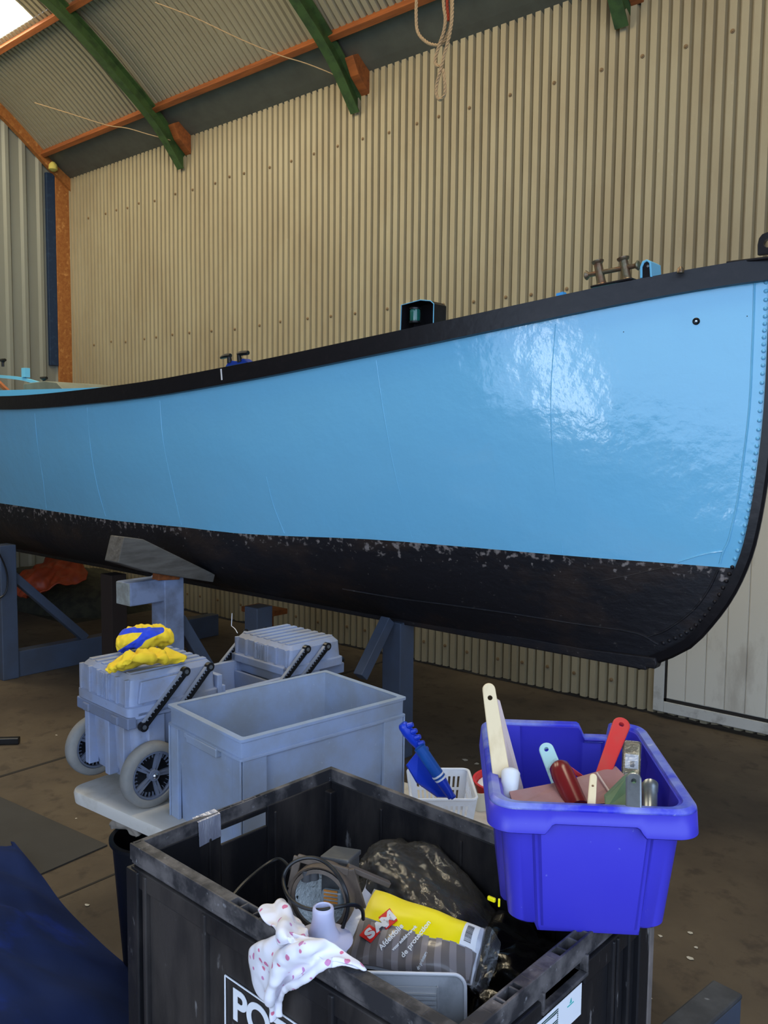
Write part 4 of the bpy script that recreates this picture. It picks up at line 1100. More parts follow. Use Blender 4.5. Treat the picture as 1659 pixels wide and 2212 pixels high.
# blue dustpan
dz = 2.22
def dp(x, y, d=0): return pd(x, y, dz+d)
dpan = thing('dustpan', 'blue dustpan leaning in the white basket', 'dustpan', (0, 0, 0))
b = MB(); poly = [dp(878, 1652), dp(902, 1622, .02), dp(955, 1690, .01), dp(980, 1723, .0), dp(945, 1722, -.02), dp(900, 1690, -.03)]
b.add(poly, [(0, 1, 2, 3, 4, 5)]); b.build('pan', M_blueacc, dpan, solid=.006)
b = MB(); b.tube(curve([dp(902, 1622, .02), dp(930, 1655, .01), dp(955, 1690, 0), dp(980, 1723, 0)], 12), .008, 8); b.build('pan_wall', M_blueacc, dpan, smooth=True)
b = MB(); b.tube(curve([dp(868, 1563, .03), dp(884, 1585, .03), dp(905, 1612, .03)], 12), [.010, .014, .015, .015, .016, .016, .016, .015, .015, .014, .013, .012, .011], 12)
for k in range(5):
    q = dp(882+8*k, 1568+13*k, .02); b.tube([q, q+V((.012, .004, .006))], [.008, .006], 8)
b.build('grip', M_blueacc, dpan, smooth=True)
b = MB(); b.tube([dp(906, 1614, -.03), dp(952, 1682, -.03)], .0155, 16, cap=False); b.tube([dp(908, 1617, -.03), dp(952, 1682, -.03)], .012, 16)
br = b.build('hand_brush', M_bluetube, None, smooth=True); tag(br, 'blue round-handled hand brush lying along the dustpan in the basket', 'brush')
b = MB()
for s_ in (0, 7): b.tube([dp(945+s_*.8, 1673+s_, -.032), dp(947+s_*.8, 1676+s_, -.032)], .0165, 16)
b.build('white_band', M_white, br, smooth=True)
b = MB(); b.tube([dp(950, 1682, -.03), dp(975, 1722, -.03)], [.016, .010], 10); b.build('brush_neck', M_blueacc, br, smooth=True)
q = onZ(1036, 1745, TZ)
b = MB(); b.lathe([(.028, 0), (.032, .055), (.033, .06), (.030, .06), (.028, .004)], 24, Matrix.Translation((q.x, q.y, TZ)))
tag(b.build('tub_pot', M_tin, smooth=True), 'small ribbed cream pot on the table right of the white basket', 'pot')
q = onZ(1085, 1745, TZ)
rbk = thing('red_bucket', 'red plastic bowl behind the blue tub on the table', 'bowl', (q.x-.02, q.y+.05, TZ))
b = MB(); b.lathe([(.085, 0), (.105, .07), (.108, .07), (.108, .073), (.10, .073), (.080, .006), (.001, .006)], 36); b.build('bowl', M_red, rbk, smooth=True)
b = MB(); b.lathe([(.07, .02), (.092, .055), (.05, .06), (.001, .058)], 24); b.build('white_liner', M_white, rbk, smooth=True)
# black stuff on the table behind the tub
q = onZ(1045, 1705, TZ)
bt = thing('black_toolcase', 'black plastic case lying on the table behind the blue tub', 'case', (q.x+.16, q.y+.10, TZ), R(-6))
b = MB(); b.bb(-.16, .16, -.06, .06, 0, .06); b.build('case_body', M_black, bt, bevel=.006); b = MB(); b.bb(-.04, .04, -.07, -.058, .02, .045); b.build('catch', M_tooldk, bt, bevel=.003)

# bucket with rag under the table's left end
q = onZ(270, 1790, .45); 
bu = thing('black_bucket', 'black bucket under the left end of the white table with a rag over its edge', 'bucket', (-2.17, 1.52, 0))
q = onZ(285, 1800, .42); bu.location = (q.x+.075, q.y+.03, 0)
b = MB(); b.lathe([(.10, .0), (.13, .42), (.14, .42), (.14, .43), (.125, .43), (.095, .01), (.001, .01)], 36); b.build('bucket_body', M_black, bu, smooth=True)
for k in (-1, 1):
    b = MB(); b.tube([(k*.14, 0, .40), (k*.148, 0, .40)], .012, 10); b.build('ear', M_black, bu)
nt_ = net([[onZ(238, 1776, .44), onZ(262, 1768, .45), onZ(290, 1776, .45), onZ(310, 1800, .44)], [onZ(234, 1783, .435), onZ(256, 1772, .475), onZ(285, 1783, .47), onZ(300, 1806, .45)], [onZ(240, 1792, .42), onZ(262, 1790, .45), onZ(278, 1796, .44), onZ(290, 1808, .43)]], 20, 24, lambda u, v, p: .012*noise.noise(p*30))
b = MB(); b.grid(nt_); tag(b.build('old_rag', mat('grey_rag', (150, 140, 128), .9), smooth=True, solid=.004, angle=180), 'greyish rag hanging over the edge of the black bucket', 'rag')

# ------------------------------------------------------------------ big black crate in the foreground
KX, KY, KR = -1.058, 1.243, R(-2)
KZ0, KZ = .12, .915
HX, HY = .423, .284
kc = thing('black_crate', 'large dirty black plastic crate with hand holes in the foreground', 'crate', (KX, KY, 0), KR)
KM = Matrix.Translation((KX, KY, 0)) @ Matrix.Rotation(KR, 4, 'Z'); KI = KM.inverted()
def kray(px, py): return KI @ CP, KI.to_3x3() @ ray(px, py)
def kY(px, py, y): o, d = kray(px, py); return o+d*((y-o.y)/d.y)
def kX(px, py, x): o, d = kray(px, py); return o+d*((x-o.x)/d.x)
def kZ(px, py, z): o, d = kray(px, py); return o+d*((z-o.z)/d.z)
WT = .018
# hole positions read on the wall planes (local)
ha, hb2 = kX(478, 1795, -HX+.009), kX(578, 1753, -HX+.009); hc_ = kX(578, 1783, -HX+.009)
hl = (ha.y, hb2.y, hc_.z, (ha.z+hb2.z)/2)
va, vb = kX(1165, 2155, HX), kX(1256, 2052, HX); vc = kX(1256, 2093, HX)
hr = (va.y, vb.y, min(vc.z, va.z), max(vb.z, .0))
print('holes', hl, (va.y, vb.y, vc.z, vb.z, va.z), KZ, [w2p(KM @ V((sx*HX, sy*HY, KZ))) for sx, sy in ((-1, -1), (-1, 1), (1, 1), (1, -1))])
hr = (va.y, vb.y, .855, .881)
def wall_hole(b, ax_, c0, c1, s0, s1, z0, z1, hole=None):
    def bx(sa, sb_, za, zb_):
        if ax_ == 'x': b.bb(c0, c1, sa, sb_, za, zb_)
        else: b.bb(sa, sb_, c0, c1, za, zb_)
    if not hole: bx(s0, s1, z0, z1); return
    a, c, d, e = hole
    bx(s0, a, z0, z1); bx(c, s1, z0, z1); bx(a, c, z0, d); bx(a, c, e, z1)
def cw(nm, fn, mt=M_crate, bev=.003):
    b = MB(); fn(b); return b.build(nm, mt, kc, bevel=bev)
cw('side_wall', lambda b: wall_hole(b, 'x', -HX, -HX+.009, -HY, HY, KZ0, KZ-.03, hl))
cw('side_wall', lambda b: wall_hole(b, 'x', HX-WT, HX, -HY, HY, KZ0, KZ-.03, hr))
cw('side_wall', lambda b: wall_hole(b, 'y', -HY, -HY+WT, -HX+.009, HX-WT, KZ0, KZ-.03))
cw('side_wall', lambda b: wall_hole(b, 'y', HY-.009, HY, -HX+.009, HX-WT, KZ0, KZ-.03))
cw('base', lambda b: b.bb(-HX+.02, HX-.02, -HY+.02, HY-.02, KZ0, KZ0+.03))
# top rim ring with open cells
def rim(b):
    w = WT+.004
    def edge(ax_, sgn, solids):
        # two thin rails and cross webs; 'solids' are filled stretches
        H0, H1 = (HY, HX) if ax_ == 'x' else (HX, HY)
        o0, o1 = H1+.006, H1-(WT+.002 if (ax_, sgn) in (('x', 1), ('y', -1)) else .007)
        def bx(s0, s1, a, c, z0=KZ-.034, z1=KZ):
            a, c = sorted((sgn*a, sgn*c))
            if ax_ == 'x': b.bb(a, c, s0, s1, z0, z1)
            else: b.bb(s0, s1, a, c, z0, z1)
        bx(-H0-.006 if ax_ == 'y' else -H0, H0+.006 if ax_ == 'y' else H0, o0, o0-.005)
        bx(-H0, H0, o1+.004, o1)
        bx(-H0, H0, o0-.005, o1+.004, KZ-.045, KZ-.022)
        n_ = int(2*H0/.034)
        for k in range(n_+1):
            s_ = -H0+2*H0*k/n_; bx(s_-.0018, s_+.0018, o0-.004, o1+.003)
        for s0, s1 in solids: bx(s0, s1, o0-.001, o1+.001, KZ-.04, KZ-.0004)
    edge('x', -1, [(-HY, -.1), (.05, HY)]); edge('x', 1, [(-HY, -.185), (-.13, -.02)])
    edge('y', -1, [(-HX, -.10), (-.02, HX)]); edge('y', 1, [(-HX, .12), (.3, HX)])
cw('rim', rim, M_cratetop, .0012)
def ribs(b):
    # corner posts, vertical ribs and a belt on the outside
    for sx in (-1, 1):
        for sy in (-1, 1):
            b.bb(sx*HX-.012 if sx < 0 else sx*HX-.03, sx*HX+.03 if sx < 0 else sx*HX+.012, sy*HY-.012 if sy < 0 else sy*HY-.03, sy*HY+.03 if sy < 0 else sy*HY+.012, KZ0, KZ-.05)
    for x in (-.37, -.17, -.165+.335, .34): b.bb(x-.006, x+.006, -HY-.012, -HY+.002, KZ0, KZ-.05)
    b.bb(-HX, HX, -HY-.008, -HY+.002, KZ-.085, KZ-.045)
    b.bb(HX-.002, HX+.008, -HY, hr[0], KZ-.085, KZ-.045); b.bb(HX-.002, HX+.008, hr[1], HY, KZ-.085, KZ-.045)
    for y in (-.20, -.145, .155, .17, .215): b.bb(HX-.002, HX+.012, y-.004, y+.004, KZ0, KZ-.05)
    for x in (-.24, 0, .24): b.bb(x-.005, x+.005, HY-.013, HY-.007, KZ0, KZ-.05)
    for y in (-.1, .09): b.bb(-HX+.007, -HX+.013, y-.004, y+.004, KZ0, KZ-.05)
    pass
cw('rib', ribs, M_crate, .003)
def hhf(b):
    b.bb(HX-.02, HX+.012, hr[0]-.006, hr[1]+.006, hr[2]-.007, hr[2]); b.bb(HX-.02, HX+.012, hr[0]-.006, hr[0], hr[2], hr[3]+.004); b.bb(HX-.02, HX+.012, hr[1], hr[1]+.006, hr[2], hr[3]+.004)
cw('hand_hole_frame', hhf, M_cratetop, .0015)  # lit ledge of the hole, its light painted with the paler rim material
b = MB(); b.bb(HX-.01, HX+.013, HY+.012, HY+.030, KZ0, KZ-.02); b.build('corner_flange', mat('lit_flange', (120, 110, 104), .7, n1=((90, 84, 80), 14, .5, .1, .6)), kc, bevel=.002)  # far crate edge catching light, painted as a paler flange colour
for sx in (-1, 1):
    for sy in (-1, 1):
        Mx = Matrix.Translation((sx*(HX-.07), sy*(HY-.06), .055)) @ Matrix.Rotation(R(90), 4, 'Y')
        b = MB(); b.lathe([(.02, -.018), (.05, -.018), (.055, -.01), (.055, .01), (.05, .018), (.02, .018)], 24, Mx); b.bb(sx*(HX-.07)-.025, sx*(HX-.07)+.025, sy*(HY-.06)-.02, sy*(HY-.06)+.02, .1, .125)
        b.build('castor', M_black, kc, smooth=True, angle=40)
# silver tape
tA, tB, tC, tD = [kX(x, y, -HX+.012) for x, y in ((428, 1777), (476, 1757), (478, 1806), (431, 1830))]
b = MB(); b.grid(net([[tA, tB], [tD, tC]], 16, 14, lambda u, v, p: .0012*noise.noise(V((u*3+v*7, v*16-u*9, 2))))); b.add([tA, tB, tB+V((-.022, 0, .004)), tA+V((-.022, 0, .004))], [(0, 1, 2, 3)])
lab(b.build('silver_tape', M_tape, kc, smooth=True, angle=180), 'strip of silver tape stuck over the rim')
# printed label on the long near face
yl_ = -HY-.0015
def fr(px, py): return kY(px, py, yl_)
p_tl, p_a = fr(487, 2106), fr(640, 2212)
x0l, ztl = p_tl.x, p_tl.z
def line(b, a, c, w=.0028): b.bar(a, c, w, .0016, (0, 1, 0))
b = MB(); x1l = x0l+.30
for a, c in (((x0l, ztl), (x1l, ztl)), ((x0l, ztl), (x0l, ztl-.14)), ((x1l, ztl), (x1l, ztl-.14)), ((x0l, ztl-.14), (x1l, ztl-.14))):
    line(b, V((a[0], yl_-.001, a[1])), V((c[0], yl_-.001, c[1])))
b.build('printed_frame', M_paper, kc)
pb = fr(502, 2196)
Mx = Matrix.Translation((pb.x, yl_-.0005, pb.z)) @ Matrix.Rotation(R(90), 4, 'X')
text('lettering', 'POT', .083, Mx, M_paper, kc, bold=.0022, space=.95)
# white label on the right face
xr = HX+.0095
def gr(px, py): return kX(px, py, xr)
la, lb_, lc = gr(1257, 2105), gr(1255, 2190), gr(1120, 2226)
y1_, zt_ = la.y, min(la.z, .843); zb_ = gr(1255, 2190).z; y0_ = gr(1135, 2213).y-.06
b = MB(); b.add([(xr, y0_, zt_), (xr, y1_, zt_), (xr, y1_, zb_-.0), (xr, y0_, zb_-.0)], [(0, 1, 2, 3)]); b.build('white_label', M_paper, kc, solid=.0008)
sa, sb2 = gr(1206, 2155).y, y0_+.008
b = MB(); zz = zt_-.006
while zz > zb_+.006:
    b.add([(xr+.0008, sb2, zz), (xr+.0008, sa, zz), (xr+.0008, sa, zz-.0022), (xr+.0008, sb2, zz-.0022)], [(0, 1, 2, 3)]); zz -= .0036
b.build('label_stripes', mat('dark_green_print', (30, 66, 60), .6), kc)
Mx = Matrix.Translation((xr+.0012, sa-.006, zt_-.060)) @ Matrix.Rotation(R(90), 4, 'Z') @ Matrix.Rotation(R(90), 4, 'X')
text('label_lettering', 'OT', .068, Mx, M_paper, kc, bold=.002, ax='RIGHT')
b = MB(); b.add([(xr+.001, sa, zt_-.040), (xr+.001, sa+.010, zt_-.040), (xr+.001, sa+.012, zt_-.066), (xr+.001, sa, zt_-.066)], [(0, 1, 2, 3)])
q = gr(1231, 2163); b.bb(xr+.0006, xr+.0014, q.y-.009, q.y+.011, q.z-.006, q.z-.0048); b.add([(xr+.001, q.y-.002, q.z-.003), (xr+.001, q.y+.005, q.z-.003), (xr+.001, q.y+.003, q.z+.006)], [(0, 1, 2)])
b.build('teal_mark', M_teallabel, kc)

# ---- contents of the black crate
def kw(x, y, z): return KM @ V((x, y, z))
nt_ = net([[kw(-.375+.25*i, -.24+.16*j, .60+.04*math.sin(i*2+j)) for j in range(4)] for i in range(4)], 60, 50, lambda u, v, p: .05*noise.noise(p*7)+.02*noise.noise(p*19))
b = MB(); b.grid(nt_); tag(b.build('black_sheeting', M_cratefill, smooth=True, angle=180), 'crumpled black plastic sheeting filling the bottom of the black crate', 'plastic sheet')  # invented black layer, put in to make the crate's inside dark
# black bag in clear film
def blob(c, rx, ry, rz, rot, seedv, amp=.18, n1=40, n2=26):
    b = MB(); G = []
    M3 = Euler(rot).to_matrix()
    for i in range(n1+1):
        th = 2*PI*i/n1; row = []
        for j in range(n2+1):
            ph = PI*j/n2
            d = V((math.cos(th)*math.sin(ph), math.sin(th)*math.sin(ph), math.cos(ph)))
            e = V([math.copysign(abs(t)**.75, t) for t in d])
            q = V((e.x*rx, e.y*ry, e.z*rz)); n_ = noise.noise(d*1.8+seedv)*amp+noise.noise(d*5+seedv)*amp*.35+abs(noise.noise(d*9+seedv))*amp*.25
            row.append(c+M3 @ (q*(1+n_)))
        G.append(row)
    b.grid(G)
    bm = bmesh.new()
    return b
bag = thing('black_bag', 'bulging black bag wrapped in clear film inside the black crate', 'bag', (0, 0, 0))
cb0 = kw(.02, .165, .705)
b = blob(cb0, .215, .105, .10, (R(0), R(12), R(-18)), V((3, 1, 7)), .2, 90, 60); b.build('bag_body', M_cratefill, bag, smooth=True, angle=180)
b = blob(cb0+V((0, 0, .006)), .235, .120, .112, (0, R(12), R(-18)), V((3.2, 1.1, 7)), .26, 110, 70); b.build('clear_wrap', M_clear, bag, smooth=True, angle=180)
b = blob(kw(.25, .12, .70), .11, .13, .10, (0, 0, .3), V((9, 4, 1)), .3, 60, 40); tag(b.build('black_bag', M_cratefill, smooth=True, angle=180), 'smaller black plastic bag under the blue tub, in the crate corner', 'bag')
for (x, y, d) in ((1062, 1942, 1.50), (1078, 1948, 1.47), (855, 1925, 1.6)):
    p = pd(x, y, d)
b = MB(); p = pd(1062, 1942, 1.52); b.box(p, (.016, .006, .008)); p = pd(1078, 1950, 1.50); b.box(p, (.004, .004, .016)); b.build('yellow_tag', M_packyel, bag, bevel=.002)

# SAM package
pTL, pTR, pBR, pBL = kZ(808, 1920, .845), kZ(1050, 2008, .86), kZ(1022, 2130, .80), kZ(735, 2085, .775)
pTL, pTR, pBR, pBL = [KM @ p for p in (pTL, pTR, pBR, pBL)]
pk = thing('dust_sheet_pack', 'flat film-wrapped pack with yellow band and red lettering, lying in the crate', 'package', (0, 0, 0))
def pkS(u, v, h=0):     # u along the top edge, v downward
    p = (pTL*(1-u)+pTR*u)*(1-v)+(pBL*(1-u)+pBR*u)*v
    n_ = (pTR-pTL).cross(pBL-pTL).normalized(); n_ = n_ if n_.z > 0 else -n_
    bul = .020*(max(0, 1-(2*u-1)**4)*max(0, 1-(2*v-1)**4))**.6
    wr = .0022*math.sin(u*14+v*5)+.003*noise.noise(V((u*5, v*5, 1)))
    return p+n_*(bul+wr+h)
def pkgrid(b, u0, u1, v0, v1, h, nu=30, nv=20):
    b.grid([[pkS(u0+(u1-u0)*i/nu, (v0(u0+(u1-u0)*i/nu) if callable(v0) else v0)*(1-j/nv)+(v1(u0+(u1-u0)*i/nu) if callable(v1) else v1)*j/nv, h) for j in range(nv+1)] for i in range(nu+1)])
b = MB(); pkgrid(b, 0, 1, 0, 1, 0, 50, 40)
lowr = [[pkS(i/50, j/40, -.0)*1 for j in range(41)] for i in range(51)]
nrm = (pTR-pTL).cross(pBL-pTL).normalized(); nrm = nrm if nrm.z > 0 else -nrm
b.grid([[pkS(i/50, j/40)-nrm*2*(.021*(max(0, 1-(2*i/50-1)**4)*max(0, 1-(2*j/40-1)**4))**.6) for j in range(41)] for i in range(51)])
b.build('wrapper', M_packclear, pk, smooth=True, angle=180)
b = MB(); pkgrid(b, .03, .86, .02, lambda u: .47-.10*abs(u-.5)+.05*u, .0010); lab(b.build('yellow_band', M_packyel, pk, smooth=True, angle=180), 'plain yellow band')
b = MB(); pkgrid(b, .86, .97, .03, .47, .0011, 8, 20); b.build('barcode_label', M_paper, pk, smooth=True, angle=180)
b = MB(); v_ = .10; random.seed(3)
while v_ < .40:
    w_ = random.choice((.004, .006, .010)); b.grid([[pkS(u, v, .0016) for v in (v_, v_+w_)] for u in (.885, .91, .935)]); v_ += w_+random.choice((.004, .007))
b.build('barcode', M_ink, pk)
b = MB(); pkgrid(b, .02, .98, lambda u: .48-.10*abs(u-.5)+.05*u, .985, .0008); grey = b.build('grey_print', M_packgr1, pk, smooth=True, angle=180)
b = MB()
for k in range(9):
    u0 = .02+k*.11; b.grid([[pkS(min(.97, u0+w+.10*(v-.45)), max(v, .47), .0013) for v in [.47+.51*j/12 for j in range(13)]] for w in (0, .025, .05)])
b.build('pale_stripe', M_packgr2, pk, smooth=True, angle=180)
# red logo squares with white letters, tilted
def pkM(u, v, ang, h=.002):
    p = pkS(u, v, h); du = (pkS(u+.02, v, h)-p).normalized(); dv = (p-pkS(u, v+.02, h)).normalized()
    Mx = frame(p, du, dv) @ Matrix.Rotation(ang, 4, 'Z')
    if Mx.col[2].to_3d().dot(nrm) < 0: Mx = frame(p, du, -dv) @ Matrix.Rotation(ang, 4, 'Z')
    return Mx
def screenM(px, py, ang, u, v, h):
    """matrix lying in the pack surface around the pack point nearest a measured pixel"""
    return None
def pkuv(px, py):
    best = None
    for i in range(61):
        for j in range(61):
            p = pkS(i/60, j/60); x, y = w2p(p); e = (x-px)**2+(y-py)**2
            if best is None or e < best[0]: best = (e, i/60, j/60)
    return best[1], best[2]
du_ = (pTR-pTL).normalized()
ang = R(60)
for (ch, px, py, sz, col_) in (('S', 801, 2018, .033, M_packred), ('A', 820, 2004, .031, None), ('M', 838, 1986, .036, M_packred)):
    u, v = pkuv(px, py); Mx = pkM(u, v, ang, .0028 if col_ else .0042)
    if col_:
        b = MB(); b.bb(-.0135, .0135, -.018, .018, -.0010, .0002, Mx @ Matrix.Rotation(R(8 if ch == 'S' else -6), 4, 'Z')); b.build('logo_square', col_, pk)
    text('logo_letter', ch, sz, Mx @ Matrix.Translation((0, -sz*.36, .0008)), M_paper, pk, bold=.0018, ax='CENTER', extr=.0003)
for (tx_s, px, py, sz) in (('Afdekfolie', 827, 2056, .014), ('de protection', 872, 2072, .014), ('voor schilderwerk', 850, 2055, .008), ('de peinture', 905, 2100, .008)):
    u, v = pkuv(px, py); text('printed_words', tx_s, sz, pkM(u, v, ang, .0028), M_paper, pk, bold=.0003, extr=.0002)
# loose film flaps of the pack
nt_ = net([[pkS(0, .95), pkS(.02, .55), pkS(.01, .1)], [pkS(-.03, 1.0)+V((0, 0, .006)), pkS(-.06, .6, .01), pkS(-.03, .08, .02)], [pkS(-.12, 1.04)+V((0, 0, -.01)), pkS(-.10, .62, .0), pkS(-.04, -.05, .02)]], 24, 30, lambda u, v, p: .007*noise.noise(p*40)*u)
b = MB(); b.grid(nt_); b.build('film_flap', M_packclear, pk, smooth=True, angle=180)
nt_ = net([[pkS(.98, .0), pkS(.99, .5), pkS(.98, 1)], [pkS(1.05, .0, .01), pkS(1.05, .5, .006), pkS(1.03, 1.05, .0)], [pkS(1.12, .06, -.01), pkS(1.11, .55, -.01), pkS(1.06, 1.1, -.02)]], 20, 30, lambda u, v, p: .008*noise.noise(p*40)*u)
b = MB(); b.grid(nt_); b.build('film_flap', M_clear, pk, smooth=True, angle=180)

# work light
ldv = 1.60
lc0 = pd(692, 1942, ldv)
fac = (CP-lc0).normalized(); fac = (fac+RR*-.35+UU*.12).normalized()
LM = frame(lc0, UU.cross(fac), UU)      # z = outwards (towards viewer)
if LM.col[2].to_3d().dot(fac) < 0: LM = frame(lc0, -UU.cross(fac), UU)
LM = LM @ Matrix.Scale(1.14, 4)
wl = thing('work_light', 'dusty brown halogen work light with round reflector lying in the crate', 'lamp', (0, 0, 0))
b = MB(); b.lathe([(.051, .004), (.055, .008), (.056, .0), (.055, -.018), (.047, -.05), (.028, -.075), (.001, -.078)], 36, LM, cap=False)
b.build('housing', M_brown, wl, smooth=True, angle=50)
b = MB(); b.lathe([(.050, .005), (.044, .0065), (.044, .001)], 36, LM, cap=False); b.build('front_ring', M_brown, wl, smooth=True, angle=40)
b = MB(); b.lathe([(.046, .001), (.040, -.020), (.028, -.036), (.012, -.044), (.001, -.045)], 36, LM, cap=False); rf = b.build('reflector', M_refl, wl, smooth=True, angle=180)
b = MB(); b.bb(-.002, .033, -.013, .011, -.022, -.008, LM); bl = b.build('bulb_glass', M_glassy, wl, bevel=.005)
b = MB()
for k in range(5): b.bb(.004, .028, -.013+.006*k, -.010+.006*k, -.006, -.0045, LM)
b.build('bulb_element', M_amber, bl)
b = MB(); b.bar(LM @ V((-.056, .006, -.01)), LM @ V((-.045, .060, -.012)), .016, .006, LM.col[2].to_3d()); b.bar(LM @ V((-.045, .058, -.012)), LM @ V((.045, .045, -.012)), .014, .008, LM.col[2].to_3d()); b.bar(LM @ V((.045, .050, -.012)), LM @ V((.060, -.02, -.03)), .022, .006, LM.col[2].to_3d())
b.bar(LM @ V((.04, .05, -.02)), LM @ V((.10, .012, -.06)), .014, .010); b.build('bracket', M_brown, wl, bevel=.002)
b = MB(); jb0 = pd(738, 1878, 1.66); JM = frame(jb0, RR-F*.4, UU+RR*.1); b.bb(-.030, .026, -.045, .030, -.03, .03, JM); jbx = b.build('junction_box', M_greybox, wl, bevel=.005)
b = MB(); b.bb(-.032, .028, .022, .032, -.032, .032, JM); b.build('box_lid', M_greybox, jbx, bevel=.003)
b = MB(); b.add([JM @ V((.010, -.034, .0306)), JM @ V((.021, -.034, .0306)), JM @ V((.021, .012, .0306)), JM @ V((.010, .012, .0306))], [(0, 1, 2, 3)]); b.build('rating_label', M_paper, jbx, solid=.0006)
for k in (0, 1):
    q = pd(662+16*k, 1888-3*k, 1.61); b = MB(); b.tube([q-UU*.012, q+UU*.008], [.010, .009], 10); b.build('knob', M_greybox, wl, smooth=True)
cab = [(497, 1942, 1.62), (530, 1905, 1.66), (575, 1868, 1.72), (602, 1856, 1.73), (622, 1870, 1.70), (645, 1905, 1.66), (640, 1940, 1.62)]
b = MB(); b.tube(curve([pd(*p) for p in cab], 40), .0035, 8)
loop = [(740, 2005, 1.50), (752, 1960, 1.50), (745, 1920, 1.50), (722, 1880, 1.52), (690, 1856, 1.54), (655, 1854, 1.55), (625, 1870, 1.55), (612, 1900, 1.54), (622, 1935, 1.50), (650, 1958, 1.48), (690, 1966, 1.47), (735, 1958, 1.48), (765, 1955, 1.50), (782, 1965, 1.52), (785, 1985, 1.55)]
b.tube(curve([pd(*p) for p in loop], 100), .0035, 8)
b.build('power_cord', M_black, wl, smooth=True)
# white funnel
fc = pd(698, 2012, 1.47)
b = MB(); Mx = Matrix.Translation(fc) @ Matrix.Scale(.86, 4)
b.lathe([(.015, .050), (.017, .052), (.0205, .050), (.0215, .045), (.0215, .030), (.025, .010), (.032, -.006), (.037, -.010), (.058, -.014), (.060, -.018), (.056, -.018), (.034, -.014), (.022, .01), (.015, .035), (.015, .050)], 36, Mx, cap=False)
tag(b.build('funnel', M_lav, smooth=True, angle=60), 'pale lilac plastic funnel upside down in front of the work light', 'funnel')
# aluminium paint tray
tA = KM @ kZ(760, 2098, .865); tB = KM @ kZ(1005, 2104, .865)
uu = (tB-tA).normalized(); dn = (V((0, 0, -1))+(V((0, -1, 0))*.35)).normalized()
TM = frame(tA, uu, -dn); Lt = (tB-tA).length
tr = thing('paint_tray', 'ribbed aluminium paint tray standing on edge inside the near corner of the crate', 'tray', (0, 0, 0))
def rc(x0, x1, y0, y1, r, n=8):
    out = [(x0, y0), (x1, y0), (x1, y1-r)]
    for k in range(1, n): a = PI/2*k/n; out.append((x1-r+r*math.cos(a), y1-r+r*math.sin(a)))
    out += [(x1-r, y1), (x0, y1)]; return out
sg = 1 if TM.col[2].to_3d().dot(CP-tA) > 0 else -1
b = MB(); b.prism(rc(0, Lt, -.13, 0, .02), .002, TM); b.build('back_plate', M_alu, tr)
b = MB(); b.tube([TM @ V((x, y, sg*.004)) for x, y in rc(0, Lt, -.13, 0, .02)[1:]], .003, 8); b.build('rolled_edge', M_white, tr, smooth=True)
b = MB(); x1_ = Lt-.045
b.bb(-.0, x1_, -.10, -.018, sg*.010-.001, sg*.010+.001, TM)
for k in range(9): b.bb(.0, x1_-.004, -.030-.0072*k, -.027-.0072*k, sg*.0125-.0012, sg*.0125+.0012, TM)
b.bb(x1_-.002, x1_, -.10, -.018, min(0, sg*.012), max(0, sg*.012), TM); b.build('ribbed_plate', M_alu, tr)
b = MB(); b.bb(0, x1_+.01, -.125, -.10, min(0, sg*.03), max(0, sg*.03), TM); b.build('tray_floor', M_steel, tr, bevel=.004)

# floral rag hanging over the crate edge
def RG(px, py, y, z=None): return KM @ kY(px, py, y)
def RZ(px, py, z): return KM @ kZ(px, py, z)
rg = thing('floral_rag', 'white cotton rag with pink flowers hanging over the near edge of the black crate', 'cloth', (0, 0, 0))
zt = KZ+.012
nt_ = net([[RZ(558, 1966, zt), RZ(585, 1948, zt+.008), RZ(606, 1945, zt+.008), RZ(640, 1975, zt-.01), RZ(655, 2008, zt-.02)],
           [RZ(570, 1990, zt), RZ(598, 1975, zt+.012), RZ(625, 1985, zt+.012), RZ(650, 2010, zt+.00), RZ(662, 2018, zt-.01)],
           [RZ(592, 2005, zt+.005), RZ(604, 2012, zt+.02), RZ(622, 2022, zt+.025), RZ(650, 2030, zt+.02), RZ(672, 2030, zt+.01)],
           [RG(590, 2025, -HY-.02), RG(610, 2035, -HY-.035), RG(632, 2040, -HY-.045), RG(655, 2045, -HY-.04), RG(690, 2040, -HY-.02)]], 40, 40, lambda u, v, p: .004*math.sin(v*15+u*4)+.006*noise.noise(p*26)+.003*noise.noise(p*60))
b = MB(); b.grid(nt_); b.build('upper_fold', M_floral, rg, smooth=True, solid=.003, angle=180)
